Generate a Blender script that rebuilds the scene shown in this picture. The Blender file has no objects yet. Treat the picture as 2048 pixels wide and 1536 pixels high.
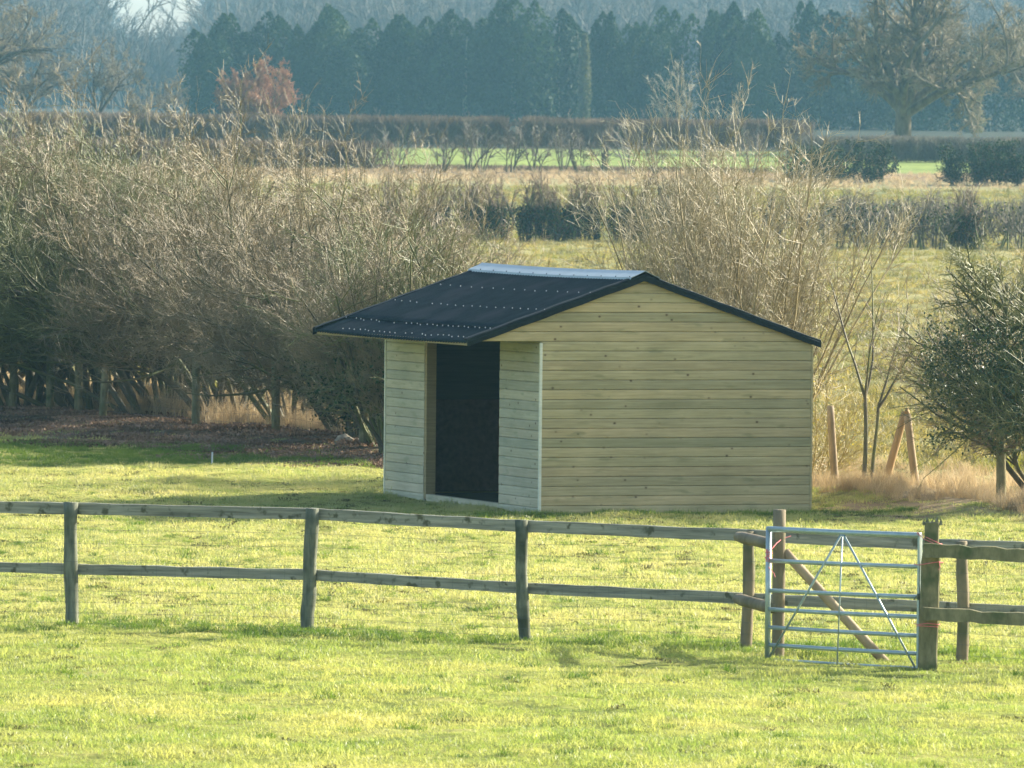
import bpy, math, random
import numpy as np
from mathutils import Vector, Matrix

# ------------------------------------------------------------------ camera, world, sun, exposure
scene = bpy.context.scene
COL = scene.collection
F = 16000.0            # focal length in pixels of the 2048 px wide picture
PITCH, ROLL = 0.0299, 0.0100
CAM_H = 4.56           # camera above the paddock; world z = 0 is the paddock
cam_data = bpy.data.cameras.new("camera"); cam = bpy.data.objects.new("camera", cam_data); COL.objects.link(cam)
cam_data.sensor_width = 36.0; cam_data.lens = F / 2048 * 36.0
cam_data.clip_start = 1.0; cam_data.clip_end = 9000.0
cam_data.dof.use_dof = True; cam_data.dof.focus_distance = 92.0; cam_data.dof.aperture_fstop = 13.0
fwd = Vector((0, math.cos(PITCH), -math.sin(PITCH))); rgt = Vector((1, 0, 0)); upv = rgt.cross(fwd)
r2 = rgt * math.cos(ROLL) + upv * math.sin(ROLL); u2 = -rgt * math.sin(ROLL) + upv * math.cos(ROLL)
M4 = Matrix((r2, u2, -fwd)).transposed().to_4x4(); M4.translation = Vector((0, 0, CAM_H))
cam.matrix_world = M4
scene.camera = cam

SUN_AZ, SUN_EL = math.radians(33), math.radians(26)      # azimuth from +x towards +y
world = bpy.data.worlds.new("World"); scene.world = world; world.use_nodes = True
nt = world.node_tree; bg = nt.nodes['Background']
sky = nt.nodes.new('ShaderNodeTexSky'); sky.sky_type = 'NISHITA'; sky.sun_disc = False
sky.sun_elevation = SUN_EL; sky.sun_rotation = math.pi / 2 - SUN_AZ
sky.air_density = 0.9; sky.dust_density = 3.0; sky.ozone_density = 1.0
nt.links.new(sky.outputs[0], bg.inputs[0]); bg.inputs[1].default_value = 0.13
sd = bpy.data.lights.new("sun", 'SUN'); sd.energy = 4.6; sd.angle = math.radians(0.6); sd.color = (1.0, 0.93, 0.80)
sun = bpy.data.objects.new("sun", sd); COL.objects.link(sun)
sdir = Vector((math.cos(SUN_AZ) * math.cos(SUN_EL), math.sin(SUN_AZ) * math.cos(SUN_EL), math.sin(SUN_EL)))
sun.rotation_euler = sdir.to_track_quat('Z', 'Y').to_euler()
sun.location = (40, 40, 60)
scene.view_settings.view_transform = 'Standard'; scene.view_settings.look = 'None'
scene.view_settings.exposure = 1.5; scene.view_settings.gamma = 1.0
scene.cycles.volume_bounces = 1; scene.cycles.max_bounces = 6
scene.cycles.transparent_max_bounces = 8
scene.cycles.use_denoising = True

# ------------------------------------------------------------------ helpers
PD = np.array([0, 60, 130, 200, 300, 420, 520, 750, 1000, 1200, 1600, 2100, 2600, 9000.])
PZ = np.array([0, 0, 0, .25, 1.0, 3.12, 4.40, 6.4, 8.5, 13, 33, 52, 55, 55.])
_rg = np.random.RandomState(5); _G = _rg.rand(64, 64)
def vnoise(x, y):
    x = np.asarray(x, float); y = np.asarray(y, float)
    xi = np.floor(x).astype(int); yi = np.floor(y).astype(int); fx = x - xi; fy = y - yi
    fx = fx * fx * (3 - 2 * fx); fy = fy * fy * (3 - 2 * fy)
    a = _G[xi % 64, yi % 64]; b = _G[(xi + 1) % 64, yi % 64]; c = _G[xi % 64, (yi + 1) % 64]; d = _G[(xi + 1) % 64, (yi + 1) % 64]
    return (a * (1 - fx) + b * fx) * (1 - fy) + (c * (1 - fx) + d * fx) * fy - .5
def hedge_y(x): return 124 - 2.18 * (np.asarray(x, float) + 4.9)
def gz(x, y):
    x = np.asarray(x, float); y = np.asarray(y, float)
    z = np.interp(y, PD, PZ)
    z = z + np.clip((y - 1000) / 800, 0, 1) * (x * 0.045 + 1) * 1.0
    z = np.where(y > 1000, 8.5 + (z - 8.5) * (1 - .86 * np.exp(-((x / np.maximum(y, 1) + .0455) / .010) ** 2)), z)
    near = np.clip((320 - y) / 100, 0, 1)
    z = z + near * (0.07 * vnoise(x * .9, y * .7) + 0.035 * vnoise(x * 3.1 + 7, y * 2.3) + np.clip((y - 70) / 6, .35, 1) * .045 * vnoise(x * 2.3 + 11, y * 1.1 + 5))
    rough = np.clip((y - hedge_y(x)) / 3, 0, 1) * near
    z = z + rough * (0.26 * vnoise(x * .8 + 3, y * .45) + 0.16 * vnoise(x * 2.4, y * 1.2))
    # low bank under the hedge
    d = (y - hedge_y(x)); z = z + 0.16 * np.exp(-(d / 2.2) ** 2) * np.clip((x + 30) / 5, 0, 1)
    return z
def X(px, D): return (px - 1024) / F * D * 1.0
def W(px, D, dz=0.0):
    x = X(px, D); return Vector((x, D, float(gz(x, D)) + dz))

def nodes_of(m): return m.node_tree.nodes, m.node_tree.links
def mat(name, rough=.8, spec=.3, metallic=0.0):
    m = bpy.data.materials.new(name); m.use_nodes = True
    b = m.node_tree.nodes['Principled BSDF']
    b.inputs['Roughness'].default_value = rough; b.inputs['Specular IOR Level'].default_value = spec
    b.inputs['Metallic'].default_value = metallic
    return m, b
def ramp(N, stops, interp='LINEAR'):
    r = N.new('ShaderNodeValToRGB'); r.color_ramp.interpolation = interp
    e = r.color_ramp.elements
    while len(e) < len(stops): e.new(0.5)
    for k, (p, c) in enumerate(stops): e[k].position = p; e[k].color = (c[0], c[1], c[2], 1)
    return r
def noise_tex(N, Lk, vec, scale, detail=3, rough=.6, map_scale=None):
    n = N.new('ShaderNodeTexNoise'); n.inputs['Scale'].default_value = scale
    n.inputs['Detail'].default_value = detail; n.inputs['Roughness'].default_value = rough
    if map_scale:
        mp = N.new('ShaderNodeMapping'); mp.inputs['Scale'].default_value = map_scale
        Lk.new(vec, mp.inputs['Vector']); vec = mp.outputs[0]
    Lk.new(vec, n.inputs['Vector']); return n
def mixc(N, Lk, fac, a, b, mode='MIX'):
    m = N.new('ShaderNodeMix'); m.data_type = 'RGBA'; m.blend_type = mode
    for sock, v in ((m.inputs[0], fac), (m.inputs[6], a), (m.inputs[7], b)):
        if hasattr(v, 'is_output') or hasattr(v, 'links'): Lk.new(v, sock)
        elif isinstance(v, (int, float)): sock.default_value = v
        else: sock.default_value = (*v, 1)
    return m.outputs[2]

def simple_noise_mat(name, c1, c2, scale=6, rough=.8, spec=.3, map_scale=None, bump=0.0, extra=None, coords='Object', metallic=0):
    m, b = mat(name, rough, spec, metallic); N, Lk = nodes_of(m)
    tc = N.new('ShaderNodeTexCoord'); v = tc.outputs[coords]
    n = noise_tex(N, Lk, v, scale, 4, .65, map_scale)
    r = ramp(N, [(.32, c1), (.68, c2)]); Lk.new(n.outputs[0], r.inputs[0]); col = r.outputs[0]
    if extra:
        n2 = noise_tex(N, Lk, v, extra[0], 3, .6); r3 = ramp(N, [(extra[1], (0, 0, 0)), (extra[2], (1, 1, 1))])
        Lk.new(n2.outputs[0], r3.inputs[0]); col = mixc(N, Lk, r3.outputs[0], col, extra[3])
    Lk.new(col, b.inputs['Base Color'])
    if bump:
        bp = N.new('ShaderNodeBump'); bp.inputs['Strength'].default_value = bump; bp.inputs['Distance'].default_value = .01
        Lk.new(n.outputs[0], bp.inputs['Height']); Lk.new(bp.outputs[0], b.inputs['Normal'])
    return m

def leaf_mat(name, c1, c2, trans=.4, rough=.5, spec=.3, patch=None, ground_scale=.6, tcol=None, paddock=None):
    """thin blades and leaves: reflect and let light through"""
    m = bpy.data.materials.new(name); m.use_nodes = True; N, Lk = nodes_of(m)
    b = N['Principled BSDF']; b.inputs['Roughness'].default_value = rough; b.inputs['Specular IOR Level'].default_value = spec
    oi = N.new('ShaderNodeObjectInfo'); g = N.new('ShaderNodeNewGeometry')
    n = noise_tex(N, Lk, g.outputs['Position'], ground_scale, 4, .6)
    ad = N.new('ShaderNodeMath'); ad.operation = 'MULTIPLY_ADD'; ad.inputs[1].default_value = .35
    Lk.new(oi.outputs['Random'], ad.inputs[0])
    sb = N.new('ShaderNodeMath'); sb.operation = 'SUBTRACT'; Lk.new(n.outputs[0], sb.inputs[0]); sb.inputs[1].default_value = .17
    Lk.new(sb.outputs[0], ad.inputs[2])
    r = ramp(N, [(.3, c1), (.7, c2)]); Lk.new(ad.outputs[0], r.inputs[0]); col = r.outputs[0]
    if patch:
        n2 = noise_tex(N, Lk, g.outputs['Position'], patch[0], 3, .6); r4 = ramp(N, [(patch[1], (0, 0, 0)), (patch[2], (1, 1, 1))])
        Lk.new(n2.outputs[0], r4.inputs[0]); col = mixc(N, Lk, r4.outputs[0], col, patch[3])
    if paddock:
        sp_ = N.new('ShaderNodeSeparateXYZ'); Lk.new(g.outputs['Position'], sp_.inputs[0])
        mr = N.new('ShaderNodeMapRange'); mr.inputs[1].default_value = 72.5; mr.inputs[2].default_value = 77; mr.inputs[4].default_value = .62; Lk.new(sp_.outputs[1], mr.inputs[0])
        n5 = noise_tex(N, Lk, g.outputs['Position'], 2.6, 4, .7); r5 = ramp(N, [(.36, (0, 0, 0)), (.6, (1, 1, 1))]); Lk.new(n5.outputs[0], r5.inputs[0])
        mm_ = N.new('ShaderNodeMath'); mm_.operation = 'MULTIPLY'; Lk.new(mr.outputs[0], mm_.inputs[0]); Lk.new(r5.outputs[0], mm_.inputs[1])
        col = mixc(N, Lk, mm_.outputs[0], col, paddock)
    Lk.new(col, b.inputs['Base Color'])
    t = N.new('ShaderNodeBsdfTranslucent')
    tint = mixc(N, Lk, 1.0, col, tcol or (1.25, 1.2, .6), 'MULTIPLY'); Lk.new(tint, t.inputs[0])
    mx = N.new('ShaderNodeMixShader'); mx.inputs[0].default_value = trans
    Lk.new(b.outputs[0], mx.inputs[1]); Lk.new(t.outputs[0], mx.inputs[2])
    Lk.new(mx.outputs[0], N['Material Output'].inputs[0])
    return m

def fast_mesh(name, verts, quads, m=None, smooth=False):
    """verts (n,3), quads (m,4) or (m,3)"""
    me = bpy.data.meshes.new(name); verts = np.asarray(verts, np.float32); quads = np.asarray(quads, np.int32)
    k = quads.shape[1]
    me.vertices.add(len(verts)); me.vertices.foreach_set('co', verts.ravel())
    me.loops.add(quads.size); me.loops.foreach_set('vertex_index', quads.ravel())
    me.polygons.add(len(quads)); me.polygons.foreach_set('loop_start', np.arange(0, quads.size, k, dtype=np.int32))
    me.update(calc_edges=True)
    if smooth: me.polygons.foreach_set('use_smooth', np.ones(len(quads), bool))
    if m: me.materials.append(m)
    return me
class MB:
    """collects shapes into one mesh"""
    def __init__(s): s.v = []; s.f = []
    def add(s, vs, fs):
        o = len(s.v); s.v += [tuple(v) for v in vs]; s.f += [tuple(i + o for i in f) for f in fs]
    def box(s, x0, x1, y0, y1, z0, z1):
        s.add([(x0, y0, z0), (x1, y0, z0), (x1, y1, z0), (x0, y1, z0), (x0, y0, z1), (x1, y0, z1), (x1, y1, z1), (x0, y1, z1)],
              [(0, 3, 2, 1), (4, 5, 6, 7), (0, 1, 5, 4), (1, 2, 6, 5), (2, 3, 7, 6), (3, 0, 4, 7)])
    def tube(s, pts, rads, n=8, cap=True, jit=0, rng=None, sq=False):
        pts = [Vector(p) for p in pts]
        if not hasattr(rads, '__len__'): rads = [rads] * len(pts)
        o = len(s.v); ref = None
        for i, p in enumerate(pts):
            t = (pts[min(i + 1, len(pts) - 1)] - pts[max(i - 1, 0)]).normalized()
            if ref is None: ref = t.cross(Vector((0, 1, 0.03)) if abs(t.y) < .9 else Vector((1, 0, 0))).normalized()
            a = (ref - t * ref.dot(t)).normalized(); ref = a; b = t.cross(a)
            for k in range(n):
                th = 2 * math.pi * k / n + (math.pi / n if sq else 0); r = rads[i] * (1 + (rng.uniform(-jit, jit) if jit else 0))
                q = p + (a * math.cos(th) + b * math.sin(th)) * r; s.v.append(tuple(q))
        for i in range(len(pts) - 1):
            for k in range(n):
                a0 = o + i * n + k; a1 = o + i * n + (k + 1) % n; s.f.append((a0, a1, a1 + n, a0 + n))
        if cap:
            s.f.append(tuple(o + k for k in range(n))[::-1]); s.f.append(tuple(o + (len(pts) - 1) * n + k for k in range(n)))
    def build(s, name, m, parent=None, smooth=False, bevel=0, loc=None):
        me = bpy.data.meshes.new(name); me.from_pydata(s.v, [], s.f); me.update(); me.materials.append(m)
        if smooth: me.polygons.foreach_set('use_smooth', [True] * len(me.polygons))
        o = bpy.data.objects.new(name, me); COL.objects.link(o)
        if parent: o.parent = parent
        if loc is not None: o.location = loc
        if bevel:
            bv = o.modifiers.new('bevel', 'BEVEL'); bv.width = bevel; bv.segments = 1; bv.limit_method = 'ANGLE'
        return o
def tag(o, label=None, cat=None, group=None, kind=None):
    if label: o['label'] = label
    if cat: o['category'] = cat
    if group: o['group'] = group
    if kind: o['kind'] = kind
    return o
def empty(name, loc=(0, 0, 0), rz=0, label=None, cat=None, group=None):
    o = bpy.data.objects.new(name, None); COL.objects.link(o); o.location = loc; o.rotation_euler = (0, 0, rz); o.empty_display_size = .3
    return tag(o, label, cat, group)
def link(name, me, parent=None, loc=None):
    o = bpy.data.objects.new(name, me); COL.objects.link(o)
    if parent: o.parent = parent
    if loc is not None: o.location = loc
    return o

# ------------------------------------------------------------------ branching plants
def unit(v): return v / (np.linalg.norm(v, axis=-1, keepdims=True) + 1e-9)
def polylines(rng, P, D, L, R, k, wander, trop, tip):
    n = len(P); pts = np.zeros((n, k, 3)); pts[:, 0] = P; d = unit(D.copy()); st = (L / (k - 1))[:, None]
    dirs = np.zeros((n, k, 3)); dirs[:, 0] = d
    for i in range(1, k):
        d = unit(d + rng.normal(0, wander, (n, 3)) + np.asarray(trop)); pts[:, i] = pts[:, i - 1] + d * st; dirs[:, i] = d
    rad = R[:, None] * np.linspace(1, tip, k)[None]
    return pts, rad, dirs
def grow(rng, P, D, L, R, levels):
    """levels: dicts k, wander, trop, tip, n, t0, ang, ratio, lvar, rr (children settings for the next level)"""
    out = []
    for lv in levels:
        pts, rad, dirs = polylines(rng, P, D, L, R, lv['k'], lv['wander'], lv.get('trop', (0, 0, 0)), lv.get('tip', .3))
        out.append((pts, rad))
        nc = lv.get('n', 0)
        if not nc: break
        n, k = rad.shape; cnt = rng.poisson(nc, n); idx = np.repeat(np.arange(n), cnt); m = len(idx)
        t = rng.uniform(lv.get('t0', .25), 1.0, m) * (k - 1.001); i = t.astype(int); fr = (t - i)[:, None]
        P = pts[idx, i] * (1 - fr) + pts[idx, i + 1] * fr; pd = dirs[idx, np.minimum(i + 1, k - 1)]
        rr = rad[idx, i] * lv.get('rr', .6)
        a = rng.normal(lv.get('ang', .8), .2, m)[:, None]
        perp = unit(np.cross(pd, unit(rng.normal(0, 1, (m, 3)))))
        D = pd * np.cos(a) + perp * np.sin(a)
        L = L[idx] * lv['ratio'] * rng.uniform(1 - lv.get('lvar', .5), 1.15, m) * (1.15 - .45 * t / (k - 1)); R = np.maximum(rr, lv.get('rmin', .003))
    return out
def tubes(polys, sides=3):
    V, Q, o = [], [], 0
    for pts, rad in polys:
        n, k, _ = pts.shape
        T = np.gradient(pts, axis=1) if k > 2 else np.repeat((pts[:, 1:] - pts[:, :1]), k, axis=1)
        T = unit(T); ref = np.where(np.abs(T[..., 2:3]) > .9, np.array([1., 0, 0]), np.array([0, 0, 1.]))
        A = unit(np.cross(T, ref)); B = np.cross(T, A)
        th = np.arange(sides) * 2 * np.pi / sides
        v = pts[:, :, None] + rad[:, :, None, None] * (A[:, :, None] * np.cos(th)[:, None] + B[:, :, None] * np.sin(th)[:, None])
        V.append(v.reshape(-1, 3))
        idx = (np.arange(n * k * sides).reshape(n, k, sides)) + o
        a = idx[:, :-1]; b = np.roll(a, -1, axis=2); c = idx[:, 1:]; d = np.roll(c, -1, axis=2)
        Q.append(np.stack([a, b, d, c], -1).reshape(-1, 4)); o += n * k * sides
    return np.concatenate(V), np.concatenate(Q)
def leaf_quads(rng, C, size, up=0.0, aspect=.6, nrm=None):
    n = len(C); a = unit(rng.normal(0, 1, (n, 3)) + np.array([0, 0, up])); b = unit(np.cross(a, rng.normal(0, 1, (n, 3))))
    s = (size * rng.uniform(.6, 1.3, n))[:, None]
    v = np.stack([C - a * s, C + b * s * aspect, C + a * s, C - b * s * aspect], 1).reshape(-1, 3)
    return v, np.arange(n * 4).reshape(n, 4)

# ------------------------------------------------------------------ materials
M = {}
M['bark'] = simple_noise_mat('bark', (.06, .055, .028), (.17, .145, .08), 3, .65, .35, bump=.3, extra=(1.3, .46, .6, (.12, .14, .035)))
M['twig_olive'] = simple_noise_mat('twig_olive', (.09, .10, .025), (.26, .265, .09), 1.6, .5, .4)
M['twig_brown'] = simple_noise_mat('twig_brown', (.125, .10, .042), (.35, .275, .14), 1.6, .5, .4)
M['twig_pale'] = simple_noise_mat('twig_pale', (.20, .17, .08), (.46, .39, .22), 1.6, .5, .4)
M['twig_hedge'] = simple_noise_mat('twig_hedge', (.10, .065, .035), (.25, .17, .095), .5, .7, .3)
M['twig_red'] = simple_noise_mat('twig_red', (.24, .105, .045), (.44, .22, .10), .8, .7, .3)
M['twig_grey'] = simple_noise_mat('twig_grey', (.10, .09, .06), (.24, .20, .14), .5, .7, .3)
M['ivy'] = leaf_mat('ivy_leaf', (.012, .03, .010), (.035, .07, .02), .12, .7, .15, ground_scale=2)
M['holly'] = leaf_mat('holly_leaf', (.018, .045, .014), (.05, .095, .028), .18, .4, .5, ground_scale=2)
M['conifer'] = leaf_mat('conifer_leaf', (.008, .025, .012), (.04, .075, .024), .15, .7, .15, ground_scale=.35)
M['pale_leaf'] = leaf_mat('pale_leaf', (.06, .075, .035), (.14, .14, .075), .3, .7, .2, ground_scale=.35)

# terrain material ------------------------------------------------
def ground_material():
    m, b = mat('ground', .95, .1); N, Lk = nodes_of(m)
    g = N.new('ShaderNodeNewGeometry'); pos = g.outputs['Position']
    sep = N.new('ShaderNodeSeparateXYZ'); Lk.new(pos, sep.inputs[0])
    def math_(op, a, bb=None):
        n = N.new('ShaderNodeMath'); n.operation = op
        for k, v in enumerate((a, bb)):
            if v is None: continue
            if isinstance(v, (int, float)): n.inputs[k].default_value = v
            else: Lk.new(v, n.inputs[k])
        return n.outputs[0]
    n1 = noise_tex(N, Lk, pos, .8, 5, .65); n2 = noise_tex(N, Lk, pos, 5, 4, .7); n3 = noise_tex(N, Lk, pos, .12, 3, .6)
    n4 = noise_tex(N, Lk, pos, 1.0, 5, .7, (1.0, .25, 1.0))
    r = ramp(N, [(.3, (.12, .16, .025)), (.5, (.22, .24, .045)), (.7, (.32, .30, .09))]); Lk.new(n1.outputs[0], r.inputs[0])
    r2_ = ramp(N, [(.35, (.55, .55, .5)), (.65, (1.15, 1.15, 1.1))]); Lk.new(n2.outputs[0], r2_.inputs[0])
    pasture = mixc(N, Lk, .8, r.outputs[0], r2_.outputs[0], 'MULTIPLY')
    # fields behind, by distance
    rf = ramp(N, [(.30, (.10, .10, .03)), (.48, (.21, .20, .065)), (.62, (.30, .27, .11)), (.78, (.16, .16, .05))]); Lk.new(n4.outputs[0], rf.inputs[0])
    field = mixc(N, Lk, .7, rf.outputs[0], r2_.outputs[0], 'MULTIPLY')
    yy = math_('ADD', sep.outputs[1], math_('MULTIPLY', math_('SUBTRACT', n3.outputs[0], .5), 14.0))
    yn = math_('DIVIDE', yy, 1000.0)
    far = ramp(N, [(0, (.17, .18, .07)), (.310, (.17, .18, .07)), (.385, (.19, .20, .08)), (.392, (.30, .27, .12)), (.404, (.28, .23, .11)), (.410, (.20, .15, .075)),
                   (.425, (.27, .18, .10)), (.432, (.21, .27, .06)), (.505, (.23, .28, .065)), (.515, (.05, .055, .025)), (.56, (.025, .035, .018)), (1.0, (.04, .04, .025))])
    Lk.new(yn, far.inputs[0])
    ff = math_('GREATER_THAN', yy, 302.0)
    n7 = noise_tex(N, Lk, pos, .35, 5, .75, (1.0, .3, 1.0)); r7 = ramp(N, [(.35, (.45, .5, .4)), (.65, (1.25, 1.2, 1.15))]); Lk.new(n7.outputs[0], r7.inputs[0])
    back = mixc(N, Lk, ff, field, mixc(N, Lk, .8, mixc(N, Lk, .6, far.outputs[0], r7.outputs[0], 'MULTIPLY'), r2_.outputs[0], 'MULTIPLY'))
    # hedge line distance
    dl = math_('SUBTRACT', sep.outputs[1], math_('MULTIPLY_ADD', sep.outputs[0], -2.18))
    dl = N.new('ShaderNodeMath'); dl.operation = 'MULTIPLY_ADD'; dl.inputs[1].default_value = 2.18; Lk.new(sep.outputs[0], dl.inputs[0])
    Lk.new(math_('SUBTRACT', sep.outputs[1], 124 - 2.18 * 4.9), dl.inputs[2])
    d = math_('ADD', dl.outputs[0], math_('MULTIPLY', math_('SUBTRACT', n1.outputs[0], .5), 5.0))
    isback = N.new('ShaderNodeMapRange'); isback.inputs[1].default_value = .5; isback.inputs[2].default_value = 2.5; Lk.new(d, isback.inputs[0])
    base = mixc(N, Lk, isback.outputs[0], pasture, back)
    # litter under the left hedge
    lit = N.new('ShaderNodeMapRange'); lit.inputs[1].default_value = -8.0; lit.inputs[2].default_value = -5.0; Lk.new(d, lit.inputs[0])
    lit2 = N.new('ShaderNodeMapRange'); lit2.inputs[1].default_value = 6.0; lit2.inputs[2].default_value = 2.5; Lk.new(d, lit2.inputs[0])
    lx = N.new('ShaderNodeMapRange'); lx.inputs[1].default_value = 0.5; lx.inputs[2].default_value = -1.5; Lk.new(sep.outputs[0], lx.inputs[0])
    lm = math_('MULTIPLY', math_('MULTIPLY', lit.outputs[0], lit2.outputs[0]), lx.outputs[0])
    soil = ramp(N, [(.35, (.07, .055, .03)), (.65, (.19, .145, .09))]); Lk.new(n2.outputs[0], soil.inputs[0])
    base = mixc(N, Lk, lm, base, soil.outputs[0])
    # dry verge to the right of the shelter and trodden mud beside its rear corner
    vx = N.new('ShaderNodeMapRange'); vx.inputs[1].default_value = 2.6; vx.inputs[2].default_value = 3.6; Lk.new(sep.outputs[0], vx.inputs[0])
    va = N.new('ShaderNodeMapRange'); va.inputs[1].default_value = -3.0; va.inputs[2].default_value = -1.0; Lk.new(d, va.inputs[0])
    vb = N.new('ShaderNodeMapRange'); vb.inputs[1].default_value = 7.0; vb.inputs[2].default_value = 3.0; Lk.new(d, vb.inputs[0])
    dry = ramp(N, [(.35, (.20, .15, .08)), (.65, (.38, .30, .18))]); Lk.new(n2.outputs[0], dry.inputs[0])
    base = mixc(N, Lk, math_('MULTIPLY', math_('MULTIPLY', vx.outputs[0], va.outputs[0]), vb.outputs[0]), base, dry.outputs[0])
    # mud patch
    vd = N.new('ShaderNodeVectorMath'); vd.operation = 'SUBTRACT'; Lk.new(pos, vd.inputs[0]); vd.inputs[1].default_value = (4.6, 99.8, 0)
    vs_ = N.new('ShaderNodeVectorMath'); vs_.operation = 'MULTIPLY'; Lk.new(vd.outputs[0], vs_.inputs[0]); vs_.inputs[1].default_value = (1.0, .42, 0)
    ln = N.new('ShaderNodeVectorMath'); ln.operation = 'LENGTH'; Lk.new(vs_.outputs[0], ln.inputs[0])
    mudm = N.new('ShaderNodeMapRange'); mudm.inputs[1].default_value = 1.0; mudm.inputs[2].default_value = .6
    Lk.new(math_('ADD', ln.outputs['Value'], math_('MULTIPLY', math_('SUBTRACT', n2.outputs[0], .5), 1.2)), mudm.inputs[0])
    base = mixc(N, Lk, mudm.outputs[0], base, (.22, .16, .09))
    Lk.new(base, b.inputs['Base Color'])
    bp = N.new('ShaderNodeBump'); bp.inputs['Strength'].default_value = .7; bp.inputs['Distance'].default_value = .08
    Lk.new(n2.outputs[0], bp.inputs['Height']); Lk.new(bp.outputs[0], b.inputs['Normal'])
    return m
def make_terrain():
    xs = np.concatenate([np.array([-1300, -900, -600, -400, -280, -200, -140, -100, -70, -50, -38, -30, -24]), np.arange(-20, -10, .5), np.arange(-10, 10.01, .14), np.arange(10.5, 20.1, .5),
                         np.array([24, 30, 38, 50, 70, 100, 140, 200, 280, 400, 600, 900, 1300])])
    ys = np.concatenate([np.arange(-40, 54, 6), np.arange(54, 136, .14), np.arange(136, 200, .5), np.arange(200, 330, 1.5), np.arange(330, 560, 5), np.arange(560, 1000, 20), np.arange(1000, 2701, 60)])
    Xg, Yg = np.meshgrid(xs, ys); Z = gz(Xg, Yg); n, k = Xg.shape
    V = np.stack([Xg, Yg, Z], -1).reshape(-1, 3); idx = np.arange(n * k).reshape(n, k)
    Q = np.stack([idx[:-1, :-1], idx[:-1, 1:], idx[1:, 1:], idx[1:, :-1]], -1).reshape(-1, 4)
    o = link('ground', fast_mesh('ground', V, Q, ground_material(), True)); tag(o, kind='structure')
make_terrain()

# ------------------------------------------------------------------ scattered grass (stuff)
def tuft_mesh(name, rng, n, h, spread, w, lean, m):
    a = rng.uniform(0, 2 * np.pi, n); r = spread * np.sqrt(rng.rand(n)); P = np.stack([r * np.cos(a), r * np.sin(a), -.01 * np.ones(n)], -1)
    d = unit(np.stack([rng.normal(0, lean, n), rng.normal(0, lean, n), np.ones(n)], -1)); L = h * rng.uniform(.55, 1.2, n)
    side = unit(np.cross(d, unit(rng.normal(0, 1, (n, 3)) + np.array([0, 0, .01])))); side[:, 2] *= .2
    mid = P + d * (L * .55)[:, None]; bend = unit(d + np.stack([rng.normal(0, lean * 1.3, n), rng.normal(0, lean * 1.3, n), -.25 * np.ones(n)], -1))
    tipp = mid + bend * (L * .5)[:, None]; ww = (w * rng.uniform(.7, 1.2, n))[:, None]
    V = np.stack([P - side * ww, P + side * ww, mid + side * ww * .8, mid - side * ww * .8, tipp + side * ww * .12, tipp - side * ww * .12], 1).reshape(-1, 3)
    b = np.arange(n)[:, None] * 6; Q = np.concatenate([b + np.array([0, 1, 2, 3]), b + np.array([3, 2, 4, 5])])
    return fast_mesh(name, V, Q, m)
def scatter(name, pts, rot, scl, protos, label, cat, rng, tilt=0.0):
    """one stuff object: prototypes instanced on a cloud of points"""
    me = bpy.data.meshes.new(name); n = len(pts); me.vertices.add(n); me.vertices.foreach_set('co', np.asarray(pts, np.float32).ravel())
    ra = me.attributes.new('rot', 'FLOAT_VECTOR', 'POINT')
    rv = np.zeros((n, 3), np.float32); rv[:, 2] = rot; rv[:, 0] = rng.normal(0, tilt, n) if tilt else 0; ra.data.foreach_set('vector', rv.ravel())
    sa = me.attributes.new('scl', 'FLOAT', 'POINT'); sa.data.foreach_set('value', np.asarray(scl, np.float32))
    ia = me.attributes.new('pick', 'INT', 'POINT'); ia.data.foreach_set('value', rng.randint(0, len(protos), n).astype(np.int32))
    o = link(name, me); tag(o, label, cat, kind='stuff')
    g = bpy.data.node_groups.new(name, 'GeometryNodeTree'); g.interface.new_socket('Geometry', in_out='INPUT', socket_type='NodeSocketGeometry')
    g.interface.new_socket('Geometry', in_out='OUTPUT', socket_type='NodeSocketGeometry'); N, Lk = g.nodes, g.links
    gi = N.new('NodeGroupInput'); go = N.new('NodeGroupOutput'); mp = N.new('GeometryNodeMeshToPoints'); ip = N.new('GeometryNodeInstanceOnPoints')
    jn = N.new('GeometryNodeJoinGeometry'); 
    for k, pm in enumerate(protos[::-1]):
        po = bpy.data.objects.new(pm.name, pm); oi = N.new('GeometryNodeObjectInfo'); oi.inputs['Object'].default_value = po; oi.inputs['As Instance'].default_value = True
        Lk.new(oi.outputs['Geometry'], jn.inputs[0])
    def attr(nm, ty):
        a = N.new('GeometryNodeInputNamedAttribute'); a.data_type = ty; a.inputs[0].default_value = nm; return a.outputs[0]
    Lk.new(gi.outputs[0], mp.inputs[0]); Lk.new(mp.outputs[0], ip.inputs['Points']); Lk.new(jn.outputs[0], ip.inputs['Instance'])
    ip.inputs['Pick Instance'].default_value = True; Lk.new(attr('pick', 'INT'), ip.inputs['Instance Index'])
    e2 = N.new('FunctionNodeEulerToRotation'); Lk.new(attr('rot', 'FLOAT_VECTOR'), e2.inputs[0]); Lk.new(e2.outputs[0], ip.inputs['Rotation'])
    Lk.new(attr('scl', 'FLOAT'), ip.inputs['Scale']); Lk.new(ip.outputs[0], go.inputs[0])
    md = o.modifiers.new('scatter', 'NODES'); md.node_group = g
    return o
M['grass'] = leaf_mat('grass_blade', (.21, .285, .065), (.39, .41, .135), .5, .45, .35, patch=(.5, .47, .66, (.46, .44, .16)), ground_scale=1.3, tcol=(1.22, 1.22, .84), paddock=(.52, .46, .24))
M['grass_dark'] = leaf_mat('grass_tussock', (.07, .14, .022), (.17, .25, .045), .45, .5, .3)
M['grass_dry'] = leaf_mat('dry_grass_blade', (.32, .25, .14), (.60, .50, .32), .4, .6, .2, tcol=(1.1, 1.0, .85))
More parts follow.
